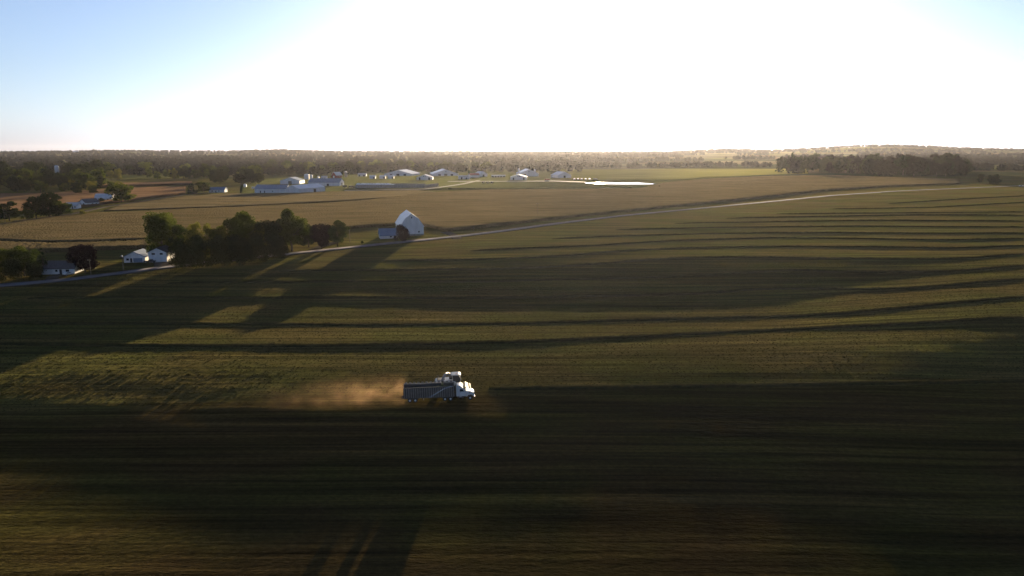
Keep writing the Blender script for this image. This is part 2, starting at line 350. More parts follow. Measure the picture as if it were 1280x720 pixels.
def loft(name, lo, hi, material, up, m=24, jit=0, step=10, skirt=True):
    """sheet between two pixel polylines (near edge, far edge), raised 'up' metres over the ground, with side walls"""
    def resample(pts, n):
        P = np.array([gp(*q)[:2] for q in pix_line(pts, step)]); s = np.r_[0, np.cumsum(np.hypot(*np.diff(P, axis=0).T))]
        t = np.linspace(0, s[-1], n); return np.stack([np.interp(t, s, P[:, 0]), np.interp(t, s, P[:, 1])], -1)
    n = 160; A = resample(lo, n); B = resample(hi, n)
    t = np.linspace(0, 1, m)[:, None, None]; G = A[None] * (1 - t) + B[None] * t
    Z = TH(G[..., 0], G[..., 1]) + up + (rng.random(G.shape[:2]) - .5) * jit
    V = np.concatenate([G, Z[..., None]], -1).reshape(-1, 3); Fc = grid_faces(m, n)
    if skirt:
        ring = list(range(n)) + [r * n + n - 1 for r in range(1, m)] + [(m-1) * n + c for c in range(n - 2, -1, -1)] + [r * n for r in range(m - 2, 0, -1)]
        low = V[ring].copy(); low[:, 2] -= up + .6; b0 = len(V); V = np.vstack([V, low]); k = len(ring)
        S = np.array([[ring[(q+1) % k], ring[q], b0 + q, b0 + (q+1) % k] for q in range(k)]); Fc = np.vstack([Fc, S])
    return link(name, mesh_np(name, V, Fc, material, smooth=False))
M['corn'] = fuzz_mat('ripening_corn', (.034, .028, .0135), .9, col2=(.066, .050, .026), scale=1.0, stretch=(.02, .12, .3), detail=5, world=True, bump=1.6, bscale=.7, lo=.3, hi=.72, spec=0)
M['corn_red'] = fuzz_mat('dry_red_brown_crop', (.052, .033, .019), .9, col2=(.084, .052, .031), scale=1.0, stretch=(.01, .06, .3), detail=5, world=True, bump=1.4, bscale=.7, spec=0)
M['soy'] = fuzz_mat('low_soybean_rows', (.030, .025, .014), .9, col2=(.05, .040, .022), scale=1.0, stretch=(.012, .08, .3), detail=5, world=True, bump=1.0, bscale=.8, spec=0)
M['pasture'] = fuzz_mat('short_green_pasture', (.040, .042, .012), .9, col2=(.066, .062, .018), scale=1.0, stretch=(.01, .05, .3), detail=4, world=True, bump=.8, bscale=.9, spec=0)
M['lawn'] = fuzz_mat('mown_lawn', (.014, .017, .007), .9, col2=(.028, .030, .011), scale=1.0, stretch=(.1, .2, .3), detail=4, world=True, bump=.6, bscale=1.0, spec=0)
CF = 'corn_field'
f1 = loft(CF, [(-120, 306), (0, 302), (60, 305), (120, 304), (200, 301), (300, 297), (390, 290), (440, 286), (480, 283), (520, 281), (545, 286), (560, 290), (600, 285.5), (660, 278.5), (720, 271.5), (800, 263), (860, 257), (960, 246.5), (1040, 238), (1120, 233), (1200, 230)],
          [(-120, 288), (0, 282), (111, 269), (200, 265), (320, 260), (440, 254), (545, 242), (600, 239), (720, 238), (800, 237), (835, 229), (880, 225), (960, 221), (1040, 220), (1120, 223), (1200, 225)], M['corn'], 1.9, 60, .5)
tag(f1, 'broad olive brown corn field between the road and the dairy farm', 'corn field', kind='stuff')
f2 = loft(CF, [(-120, 318), (0, 317), (90, 315), (130, 313), (190, 311), (260, 306)], [(-120, 310), (0, 306), (60, 308), (120, 307), (190, 304), (260, 301)], M['corn'], 2.2, 10, .5)
tag(f2, 'narrow corn strip behind the white roadside houses', 'corn field', kind='stuff')
f3 = loft('soybean_field', [(130, 264), (220, 261), (320, 257.5), (440, 251), (500, 246.5), (545, 240.5)], [(150, 257), (235, 245), (285, 242.5), (330, 242.5), (420, 240), (520, 238)], M['soy'], .7, 20, .2)
tag(f3, 'dull olive soybean field in front of the long white sheds', 'soybean field', kind='stuff')
f4 = loft(CF, [(-120, 282), (0, 269), (80, 262), (150, 253), (232, 242)], [(-120, 250), (0, 243), (60, 243), (150, 236), (232, 234)], M['corn_red'], 1.6, 16, .3)
tag(f4, 'red brown crop field beyond the upper left farmstead', 'corn field', kind='stuff')
f5 = loft(CF, [(90, 235), (150, 233.5), (240, 231)], [(90, 232), (150, 230.5), (240, 228)], M['corn_red'], 2.4, 6, .3)
tag(f5, 'thin pale crop strip along the foot of the left wood', 'corn field', kind='stuff')
f6 = loft('pasture', [(700, 224), (760, 226), (835, 226), (880, 222.5), (960, 218.5), (1010, 217)], [(700, 211.5), (760, 212), (835, 211), (880, 211), (960, 211), (1010, 211)], M['pasture'], .35, 20, .1)
tag(f6, 'sunlit yellow green pasture beyond the pond', 'pasture', kind='structure')
f7 = loft('pasture', [(150, 224.5), (235, 223)], [(150, 218.5), (235, 217)], M['pasture'], .5, 8, .1)
tag(f7, 'small bright green pasture among the left woods', 'pasture', kind='structure')

tag(loft('farm_lawn', [(300, 243), (420, 241), (560, 237.5), (640, 237), (790, 236.2), (822, 235)], [(300, 226), (420, 217), (560, 212), (640, 211.5), (705, 211.5), (728, 222)], M['lawn'], .15, 24, 0), 'green grass round the buildings of the dairy farm', 'lawn', kind='structure')
# ------------------------------------------------------------------ roads
def ribbon(name, pts, width, material, up, label, cat='road', step=8, pix=True):
    P = np.array([gp(*q)[:2] for q in pix_line(pts, step)]) if pix else np.array(pts, float)
    s = np.r_[0, np.cumsum(np.hypot(*np.diff(P, axis=0).T))]; n = max(4, int(s[-1] / 4)); t = np.linspace(0, s[-1], n)
    k = max(3, int(30 / 4)); ker = np.ones(k) / k
    Q = np.stack([np.interp(t, s, P[:, c]) for c in (0, 1)], -1)
    if n > 3 * k:
        pad = np.vstack([np.repeat(Q[:1], k, 0) + (Q[0] - Q[1]) * np.arange(k, 0, -1)[:, None], Q, np.repeat(Q[-1:], k, 0) + (Q[-1] - Q[-2]) * np.arange(1, k + 1)[:, None]])
        Q = np.stack([np.convolve(pad[:, c], ker, 'same')[k:-k] for c in (0, 1)], -1)
    d = np.gradient(Q, axis=0); d /= np.hypot(d[:, 0], d[:, 1])[:, None] + 1e-9; nrm = np.stack([-d[:, 1], d[:, 0]], -1)
    off = np.array([-.5, -.5, -.17, .17, .5, .5]) * width
    G = Q[None] + nrm[None] * off[:, None, None]; Z = TH(G[..., 0], G[..., 1]) + up; Z[0] -= up + .3; Z[-1] -= up + .3
    V = np.concatenate([G, Z[..., None]], -1).reshape(-1, 3)
    return tag(link(name, mesh_np(name, V, grid_faces(6, n)[:, ::-1], material)), label, cat, kind='structure')
RD = [(-160, 368), (0, 357), (60, 352.5), (100, 348), (200, 335), (300, 324), (400, 313.5), (480, 305), (560, 297), (620, 290), (700, 279), (780, 269.5), (860, 262), (960, 252.5), (1040, 244.5), (1120, 239), (1200, 235.5), (1280, 232), (1400, 229)]
ribbon('road_shoulder', RD, 8.0, M['gravel'], .16, 'narrow pale gravel shoulder along the country road', 'road')
ribbon('road', RD, 6.6, M['asphalt'], .24, 'grey country road rising past the white barn to the right', 'road')
M['lane'] = mat('packed_lane', (.085, .075, .06), .9, col2=(.06, .052, .042), scale=.3, world=True, spec=0)
ribbon('driveway', [(63, 351), (68, 345), (80, 343)], 5, M['lane'], .2, 'short gravel driveway to the low white house', 'driveway', 3)
ribbon('driveway', [(205, 334), (206, 330), (204, 327.5)], 9, M['lane'], .2, 'paved driveway to the two storey white house', 'driveway', 3)
ribbon('driveway', [(385, 315), (402, 308), (420, 303)], 5, M['lane'], .2, 'gravel driveway beside the purple leaved tree', 'driveway', 3)
ribbon('driveway', [(572, 299), (567, 294), (556, 290)], 6, M['lane'], .2, 'field entrance crossing the road right of the barn', 'driveway', 3)
ribbon('farm_lane', [(430, 238.5), (480, 237.5), (530, 237), (560, 233), (580, 230), (598, 226)], 6, M['concrete'], .5, 'pale farm lane curving up past the bunker silo', 'lane', 6)
ribbon('farm_yard', [(560, 227), (640, 227), (690, 226.5), (730, 228)], 14, M['concrete'], .5, 'pale concrete yard in front of the dairy barns', 'yard', 6)
ribbon('farm_lane', [(566, 236), (640, 235.5), (720, 234.5), (786, 234)], 6, M['gravel'], .6, 'pale gravel lane along the near edge of the dairy farm', 'lane', 6)
ribbon('farm_lane', [(20, 277), (90, 268), (130, 259), (190, 250), (235, 243), (262, 241)], 5, M['lane'], .5, 'dark lane running past the upper left farmstead', 'lane', 6)

# pond
def pond():
    P = [gp(*q) for q in pix_line([(731, 229.0), (760, 228.4), (800, 228.8), (820, 230.0), (816, 230.6), (780, 230.9), (745, 230.7), (731, 229.8), (731, 229.0)], 3)]
    P = P[:-1]; zc = max(p.z for p in P) + .35; n = len(P)
    m = mat('still_water', (.02, .025, .03), .07, bump=.02, stretch=(.5, 1, 1), scale=.5, spec=.9); m.node_tree.nodes['Principled BSDF'].inputs['IOR'].default_value = 1.33
    mb = MB(); mb.poly([(p.x, p.y, zc) for p in P], [tuple(range(n))[::-1]])
    o = mb.build('pond', m); tag(o, 'bright farm lagoon glinting in the low sun', 'pond', kind='structure')
    b = MB()
    Q = [Vector((p.x, p.y, zc)) for p in P]; c = sum(Q, Vector()) / n
    for k, (wd, dz) in enumerate([(0, -.3), (.0, .25), (2.5, .25), (9, -1.4)]):
        for q in Q:
            d = (q - c); d = Vector((d.x * .4, d.y, 0)).normalized(); b.v.append((q.x + d.x * wd, q.y + d.y * wd, zc + dz))
    for k in range(3):
        for i in range(n): b.f.append((k*n + i, k*n + (i+1) % n, (k+1)*n + (i+1) % n, (k+1)*n + i))
    tag(b.build('pond_bank', M['lawn']), 'grassy bank round the farm lagoon', 'bank', kind='structure')
pond()
tag(loft('embankment', [(560, 236.5), (640, 236.8), (720, 236), (790, 235.5)], [(566, 234.5), (640, 234.4), (720, 233.6), (786, 233.2)], M['lawn'], 1.5, 5, .1), 'low grassy bank along the near edge of the dairy farm', 'bank', kind='structure')

# ------------------------------------------------------------------ windrows of cut hay
M['hay'] = mat('cut_hay', (.026, .024, .010), .95, col2=(.05, .043, .016), scale=.8, world=True, bump=.15, bscale=2.5, spec=0)
WR = [
    [(1107, 255), (1200, 249), (1290, 244.5)],
    [(1032, 261.5), (1110, 260.5), (1175, 259), (1290, 252.5)],
    [(965, 267.5), (1100, 266.5), (1290, 265)],
    [(902, 273.2), (960, 272), (1132, 269), (1200, 269), (1290, 269.5)],
    [(837, 279.5), (960, 277.5), (1100, 275.5), (1200, 276), (1290, 276.5)],
    [(763, 287.5), (880, 285), (960, 284), (1070, 283), (1200, 284), (1290, 284)],
    [(683, 299), (760, 295.5), (860, 293), (960, 291), (1080, 291), (1180, 292), (1290, 291.3)],
    [(580, 314), (640, 311), (740, 307.5), (840, 301), (960, 297.5), (1040, 298), (1180, 300.5), (1290, 298)],
    [(470, 325.5), (560, 325), (640, 323.5), (720, 319), (770, 314), (860, 310), (960, 308), (1120, 309), (1190, 310.5), (1290, 306.5)],
    [(340, 339), (470, 338), (640, 336.5), (740, 331), (820, 324), (880, 322), (960, 322), (1120, 324), (1200, 323.5), (1290, 316.5)],
    [(200, 354), (320, 353), (480, 352), (620, 352.5), (640, 351), (760, 348), (880, 345), (960, 339), (1005, 337), (1060, 341.5), (1135, 339.5), (1185, 340), (1290, 331)],
    [(25, 373), (160, 372), (320, 373), (400, 372), (570, 374), (640, 372.5), (780, 370.5), (880, 368), (960, 361), (1060, 362), (1120, 362), (1200, 356), (1290, 348)],
    [(-20, 404), (160, 405), (320, 406), (480, 406.5), (640, 405), (800, 400), (960, 396), (1040, 393), (1160, 382), (1290, 370)],
    [(-20, 430), (160, 432.5), (320, 433), (480, 431.5), (640, 428), (760, 423), (900, 416), (1040, 410), (1140, 405), (1290, 395.5)],
    [(594, 485.8), (640, 484.5), (760, 483.8), (900, 482), (1050, 479), (1290, 475)]]
WL = ['short windrow of cut hay highest on the far right slope, nearest the road', 'second hay windrow down from the road on the far right slope', 'third hay windrow down from the road, nearly straight',
      'fourth hay windrow down from the road, dipping slightly midway', 'fifth hay windrow down from the road', 'sixth hay windrow down, ending short of the road on the left', 'seventh hay windrow down, starting below the bare stretch of road',
      'eighth hay windrow down, starting right of the barn by the field entrance', 'ninth hay windrow down, starting in the long barn shadow', 'tenth hay windrow down, sagging through the hollow',
      'wavy hay windrow through the middle of the shaded hollow', 'hay windrow through the lower part of the shaded hollow', 'hay windrow at the near edge of the shaded hollow', 'long hay windrow below the hollow, second above the truck', 'hay windrow straight ahead of the truck, not yet picked up']
for pts, lab in zip(WR, WL):
    P = np.array([gp(*q)[:2] for q in pix_line(pts, 10)]); s = np.r_[0, np.cumsum(np.hypot(*np.diff(P, axis=0).T))]
    n = int(s[-1] / 1.1); t = np.linspace(0, s[-1], n); Q = np.stack([np.interp(t, s, P[:, c]) for c in (0, 1)], -1)
    k = 25; pad = np.vstack([np.repeat(Q[:1], k, 0), Q, np.repeat(Q[-1:], k, 0)]); Q = np.stack([np.convolve(pad[:, c], np.ones(k) / k, 'same')[k:-k] for c in (0, 1)], -1)
    Q += np.cumsum(rng.normal(0, .05, Q.shape), 0) * np.array([0, 1]) * .6
    d = np.gradient(Q, axis=0); d /= np.hypot(d[:, 0], d[:, 1])[:, None] + 1e-9; nr = np.stack([-d[:, 1], d[:, 0]], -1)
    prof = [(-1.25, -.1), (-.85, .38), (-.3, .66), (.3, .66), (.85, .38), (1.25, -.1)]; V = []
    lump = .75 + .5 * np.convolve(rng.random(n + 8), np.ones(5) / 5, 'same')[:n] + rng.normal(0, .06, n)
    lump *= np.clip(np.minimum(np.arange(n), np.arange(n)[::-1]) / 16 + .12, 0, 1) ** .7
    if 'straight ahead' in lab: lump *= .6
    sc_w = .85 if lab.startswith(('short', 'second', 'third')) else 1.0
    for o_, h_ in prof:
        off = o_ * (.8 + .4 * rng.random(n)) * sc_w; G = Q + nr * off[:, None]
        V.append(np.concatenate([G, (TH(Q[:, 0], Q[:, 1]) * .0 + TH(G[:, 0], G[:, 1]) + h_ * lump * (.85 + .3 * rng.random(n)) * sc_w)[:, None]], -1))
    o = link('windrow', mesh_np('windrow', np.concatenate(V), grid_faces(len(prof), n)[:, ::-1], M['hay']))
    tag(o, lab, 'windrow', 'windrows of cut hay across the field')

# ------------------------------------------------------------------ trees
def leaf_cloud(centres, radii, n_per, size, seed, flat=.8):
    r = np.random.default_rng(seed); Vs = []
    for c, rad, n in zip(centres, radii, n_per):
        d = r.normal(size=(n, 3)); d /= np.linalg.norm(d, axis=1)[:, None]
        p = np.array(c) + d * (rad * r.random(n)[:, None] ** .4) * np.array([1, 1, flat])
        a = r.normal(size=(n, 3)); a /= np.linalg.norm(a, axis=1)[:, None]
        b = np.cross(a, r.normal(size=(n, 3))); b /= np.linalg.norm(b, axis=1)[:, None]
        s = (size * (.6 + .8 * r.random(n)))[:, None]
        Vs.append(np.stack([p - a*s, p + b*s*.6, p + a*s, p - b*s*.6], 1).reshape(-1, 3))
    V = np.concatenate(Vs); return V, np.arange(len(V)).reshape(-1, 4)
def crown(seed, kind='round', leaves=5000, size=.035):
    """unit tree: height 1, crown width about .8"""
    r = np.random.default_rng(seed); C, Rd = [], []
    if kind == 'round':
        for _ in range(26):
            a = r.random() * 6.283; z = .20 + .70 * r.random(); w = .36 * math.sqrt(max(.05, 1 - ((z - .55) / .45) ** 2)); q = w * (.45 + .55 * r.random())
            C.append((q * math.cos(a), q * math.sin(a), z)); Rd.append(.10 + .08 * r.random())
        C.append((0, 0, .55)); Rd.append(.24)
    elif kind == 'spread':
        for _ in range(30):
            a = r.random() * 6.283; z = .20 + .70 * r.random() ** .8; w = .48 * math.sqrt(max(.06, 1 - ((z - .5) / .5) ** 2)); q = w * (.35 + .65 * r.random())
            C.append((q * math.cos(a), q * math.sin(a), z)); Rd.append(.09 + .09 * r.random())
        C.append((0, 0, .5)); Rd.append(.25)
    elif kind == 'bush':
        for _ in range(18):
            a = r.random() * 6.283; z = .12 + .72 * r.random(); w = .6 * math.sqrt(max(.05, 1 - (z / 1.0) ** 2)); q = w * (.3 + .7 * r.random())
            C.append((q * math.cos(a), q * math.sin(a), z)); Rd.append(.13 + .1 * r.random())
        C.append((0, 0, .42)); Rd.append(.36); C.append((.1, .1, .25)); Rd.append(.34)
    elif kind == 'cone':
        for _ in range(34):
            a = r.random() * 6.283; z = .06 + .9 * r.random() ** 1.3; w = .25 * (1.02 - z); q = w * (.5 + .5 * r.random())
            C.append((q * math.cos(a), q * math.sin(a), z)); Rd.append(.035 + .09 * (1 - z))
    wgt = np.array(Rd) ** 2; n = np.maximum(20, (wgt / wgt.sum() * leaves)).astype(int)
    return leaf_cloud(C, Rd, n, size, seed)
def trunk_mesh(seed):
    r = random.Random(seed); mb = MB(); mb.tube([(0, 0, -.03), (.004, 0, .12), (-.006, .004, .3), (.004, 0, .62)], [.034, .024, .019, .007], 7)
    for k in range(6):
        a = r.random() * 6.28; z = .22 + .06 * k; l = .2 + .1 * r.random()
        mb.tube([(0, 0, z), (math.cos(a) * l * .5, math.sin(a) * l * .5, z + .09), (math.cos(a) * l, math.sin(a) * l, z + .22)], [.013, .009, .003], 5)
    return mb.mesh('trunk', M['bark'])
VAR = {}
def variant(kind, m, hires, k):
    key = (kind, m, hires, k)
    if key not in VAR:
        sd_ = abs(hash((kind, k))) % 9999 if False else sum(map(ord, kind)) * 7 + k * 101
        lv, sz = {2: (9000, .022), 1: (1500, .05), 0: (420, .085)}[hires]
        if kind == 'cone': lv = lv // 2
        V, Fc = crown(sd_, kind, lv, sz); VAR[key] = (mesh_np('crown', V, Fc, M[m]), trunk_mesh(sd_))
    return VAR[key]
def tree(p, h, wd=.8, kind='round', m='leaf', hires=2, label='', group=None, name='broadleaf_tree', cat='tree', sink=0):
    """h metres tall; wd = crown width / height"""
    cme, tme = variant(kind, m, hires, random.randrange(3))
    base = {'round': .8, 'spread': 1.0, 'bush': 1.25, 'cone': .5}[kind]
    t = empty(name, (p[0], p[1], p[2] - sink), random.random() * 6.28, label, cat, group)
    k = wd / base; c = link('crown', cme, t); c.scale = (h * k, h * k, h)
    if kind != 'bush':
        q = link('trunk', tme, t); q.scale = (h, h, h)
    return t
def ptree(px, pyb, pyt, wpx, kind='round', m='leaf', hires=2, label='', group=None, name='broadleaf_tree', cat='tree'):
    """tree whose foot is seen at (px, pyb), top at pyt, crown wpx wide"""
    p = gp(px, pyb); k = mpp(p); h = (pyb - pyt) * k / math.cos(math.atan2(CAMZ - p.z, p.y)); return tree(p, h, wpx * k / h, kind, m, hires, label, group, name, cat)
GG = 'trees of the roadside grove'
for a in [
    (204, 323, 267, 46, 'round', 'leaf', 'tall round topped tree at the left end of the roadside grove'),
    (230, 325, 281, 36, 'spread', 'leaf', 'tree leaning against the tall left end tree of the grove'),
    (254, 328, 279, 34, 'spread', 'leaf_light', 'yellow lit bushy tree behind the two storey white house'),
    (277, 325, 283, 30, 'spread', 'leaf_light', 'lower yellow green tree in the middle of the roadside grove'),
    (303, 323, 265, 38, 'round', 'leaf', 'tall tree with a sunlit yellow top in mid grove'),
    (322, 321, 279, 30, 'spread', 'leaf_light', 'pale tree between the two tallest grove trees'),
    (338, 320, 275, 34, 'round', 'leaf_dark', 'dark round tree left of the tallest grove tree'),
    (365, 314, 261, 42, 'round', 'leaf', 'tallest dense tree towards the right end of the grove'),
    (386, 309, 279, 22, 'round', 'leaf_dark', 'small tree behind the purple leaved tree'),
    (422, 308, 275, 28, 'round', 'leaf', 'slim green tree right of the purple leaved tree')]:
    ptree(*a[:6], label=a[6], group=GG)
ptree(402, 311, 280, 27, 'round', 'leaf_purple', label='dark purple leaved tree at the right end of the grove', group=GG)
for a, lb in zip([(231, 335, 299, 34), (250, 334, 293, 40), (273, 332, 292, 40), (297, 329.5, 291, 42), (320, 327, 290, 38), (344, 322.5, 291, 34)],
                 ['dark shrubby tree on the road edge beside the white house', 'dark bushy tree on the road edge below the yellow lit tree', 'dark low tree in the middle of the roadside edge', 'broad dark bush under the tall sunlit tree', 'dark bush on the road edge right of the grove middle', 'dark bush under the tallest grove tree']):
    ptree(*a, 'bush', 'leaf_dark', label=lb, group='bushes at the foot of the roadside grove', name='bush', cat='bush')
LG = 'trees beside the low white house'
for a in [(8, 345, 311, 34, 'spread', 'leaf', 'broad tree at the left end of the low house trees'), (31, 345, 308, 36, 'spread', 'leaf', 'tree with a sunlit top near the low white house'),
          (18, 350, 322, 34, 'bush', 'leaf_dark', 'dark bush at the road edge below the broad tree'), (42, 348, 322, 24, 'bush', 'leaf_dark', 'dark bush close to the low white house'), (-24, 348, 308, 40, 'spread', 'leaf', 'broad tree cut by the left picture edge')]:
    ptree(*a[:6], label=a[6], group=LG, name='bush' if a[4] == 'bush' else 'broadleaf_tree', cat='bush' if a[4] == 'bush' else 'tree')
ptree(55, 342, 309, 16, 'cone', 'conifer', label='narrow dark conifer left of the low white house', group=LG, name='conifer_tree')
ptree(107, 341, 306, 36, 'round', 'leaf_purple', label='round purple leaved tree right of the low white house')
ptree(501.5, 301, 279.5, 23, 'bush', 'leaf_purple', label='round dark purple tree in front of the white barn')
ptree(453, 304.5, 300.5, 5, 'bush', 'leaf_dark', label='small dark bush by the road left of the barn', name='bush', cat='bush')
UL = 'trees of the upper left farmstead'
for a in [(12, 276, 252, 28, 'spread', 'leaf_dark', 'dark tree by the leaning pole at the far left'), (46, 274, 247, 24, 'spread', 'leaf_dark', 'left tree of the dark clump at the upper left farmstead'),
          (63, 273, 241, 28, 'round', 'leaf_dark', 'tallest tree of the dark clump at the upper left farmstead'), (79, 271, 250, 22, 'round', 'leaf', 'right tree of the dark clump at the upper left farmstead'), (36, 276, 261, 18, 'spread', 'leaf', 'low tree at the foot of the dark clump'),
          (152, 253, 230, 31, 'round', 'leaf', 'broad tree right of the arched white shed'), (128, 253.5, 247, 9, 'bush', 'leaf_dark', 'dark bush in front of the arched white shed'), (103, 270, 262, 10, 'bush', 'leaf_light', 'small round bush by the dark lane'),
          (240, 241.5, 227.5, 11, 'cone', 'conifer', 'pointed dark conifer at the end of the red brown field'), (255, 241, 227, 18, 'round', 'leaf', 'round tree left of the blue grey house')]:
    ptree(*a[:6], hires=1, label=a[6], group=UL, name={'bush': 'bush', 'cone': 'conifer_tree'}.get(a[4], 'broadleaf_tree'), cat='bush' if a[4] == 'bush' else 'tree')
for a, lb in zip([(1225, 229, 217.5, 8, 'round'), (1242, 230, 216, 20, 'bush')], ['small dark tree left of the bush on the right hill', 'dark round bush near the road on the right hill']):
    ptree(*a, 'leaf_dark', 1, lb, name='bush' if a[4] == 'bush' else 'broadleaf_tree', cat='bush' if a[4] == 'bush' else 'tree')
ptree(824, 234.5, 231.8, 3, 'bush', 'leaf_dark', 1, 'tiny dark bush at the right end of the pond', name='bush', cat='bush')
# woods whose trees one can tell apart
def wood(quad, n, hpx, mats, label, group, kinds=('round', 'spread')):
    (x0, x1), (yf, yb) = quad
    for _ in range(n):
        px = x0 + (x1 - x0) * random.random(); py = yf + (yb - yf) * random.random() ** .7
        p = gp(px, py); k = mpp(p); h = hpx * k * random.uniform(.72, 1.18)
        tree(p, h, random.uniform(.75, 1.1), random.choice(kinds), random.choice(mats), 1 if random.random() < .6 else 0, label, group)
wood(((-20, 130), (243, 222)), 62, 19, ['leaf_dark', 'leaf', 'leaf_dark'], 'dark broadleaf tree in the dense left wood beyond the red brown field', 'trees of the left wood')
wood(((0, 150), (243, 238)), 12, 13, ['leaf_light', 'leaf'], 'pale edge tree at the sunlit foot of the left wood', 'edge trees of the left wood')
wood(((130, 235), (226, 214)), 16, 12, ['leaf_light', 'leaf', 'leaf_dark'], 'scattered tree among the green pastures right of the left wood', 'trees among the left pastures')
wood(((228, 330), (233, 222)), 26, 16, ['leaf_dark', 'leaf', 'leaf_dark'], 'tree of the dark clump behind the blue grey house', 'trees behind the blue grey house')
wood(((330, 620), (216.5, 211)), 52, 11, ['leaf_dark', 'leaf', 'leaf_dark'], 'tree of the dark belt behind the farm buildings', 'trees of the belt behind the farm')
wood(((975, 1070), (217.5, 213.5)), 34, 19, ['leaf_far', 'conifer', 'leaf_far'], 'tree of the left dark grove on the right hill', 'trees of the left grove on the hill', ('bush', 'spread'))
wood(((1080, 1206), (221.5, 215.5)), 46, 22, ['leaf_far', 'conifer', 'leaf_far'], 'tree of the right dark grove on the right hill', 'trees of the right grove on the hill', ('bush', 'spread'))
# far woods that read as one mass
def far_wood(name, trees, m, label, nl=34):
    V = []; r = rng
    for (x, y, h) in trees:
        n = nl; d = r.normal(size=(n, 3)); d /= np.linalg.norm(d, axis=1)[:, None]
        p = np.array([x, y, 0]) + d * np.array([h*.5, h*.5, h*.48]) * (r.random(n)[:, None] ** .35); p[:, 2] += h * .5
        a = r.normal(size=(n, 3)); a /= np.linalg.norm(a, axis=1)[:, None]; b = np.cross(a, r.normal(size=(n, 3))); b /= np.linalg.norm(b, axis=1)[:, None]
        s = h * .21 * (.7 + .6 * r.random(n))[:, None]
        q = np.stack([p - a*s, p + b*s*.8, p + a*s, p - b*s*.8], 1).reshape(-1, 3); q[:, 2] += T1(x, y); V.append(q)
    V = np.concatenate(V); o = link(name, mesh_np(name, V, np.arange(len(V)).reshape(-1, 4), M[m]))
    return tag(o, label, 'woods', kind='stuff')
def belt(Y, u0, u1, gap, sp, depth, hh=(9, 17), seed=0):
    out = []; L = (u1 - u0) * Y; n = int(L / sp); ph = random.random() * 100
    for i in range(n):
        x = u0 * Y + i * sp + random.uniform(-sp, sp) * .5
        g = math.sin(x / 310 + ph) + math.sin(x / 127 + ph * 1.7) * .7 + math.sin(x / 61 + ph * 2.3) * .4
        if g < gap: continue
        for _ in range(depth):
            out.append((x + random.uniform(-sp, sp), Y + random.uniform(0, 70) * (Y / 1500) + 60 * math.sin(x / 700 + ph), random.uniform(*hh)))
    return out
near_belts = []; mid_belts = []; horizon_belts = []
for Y, g in [(1500, -.2), (1640, -.6), (1820, -1.0), (2050, -1.2), (2350, -1.3)]: near_belts += belt(Y, -.92, .10, g, 11, 2)
for Y, g in [(1620, .5), (1900, .3), (2250, .2), (2600, .0)]: near_belts += belt(Y, .10, .92, g, 11, 2)
for Y, g in [(2700, -1.6), (3100, -1.5), (3600, -1.4), (4200, -1.6)]: mid_belts += belt(Y, -.92, .12, g, 15, 2, (11, 20)) + belt(Y * 1.03, .12, .92, g + 1.2, 15, 2, (11, 20))
for Y, g in [(5000, -1.0), (5900, -1.2), (6900, -1.6), (7800, -2.5)]: horizon_belts += belt(Y, -.92, .92, g, 22, 2, (14, 24))
far_wood('treeline', near_belts, 'leaf_far', 'near belts of woodland and hedgerow beyond the dairy farm', 60)
far_wood('woods', mid_belts, 'leaf_far', 'hazy middle distance woodland below the horizon', 56)
far_wood('woods', horizon_belts, 'leaf_far', 'pale hazy wooded hills along the horizon', 44)

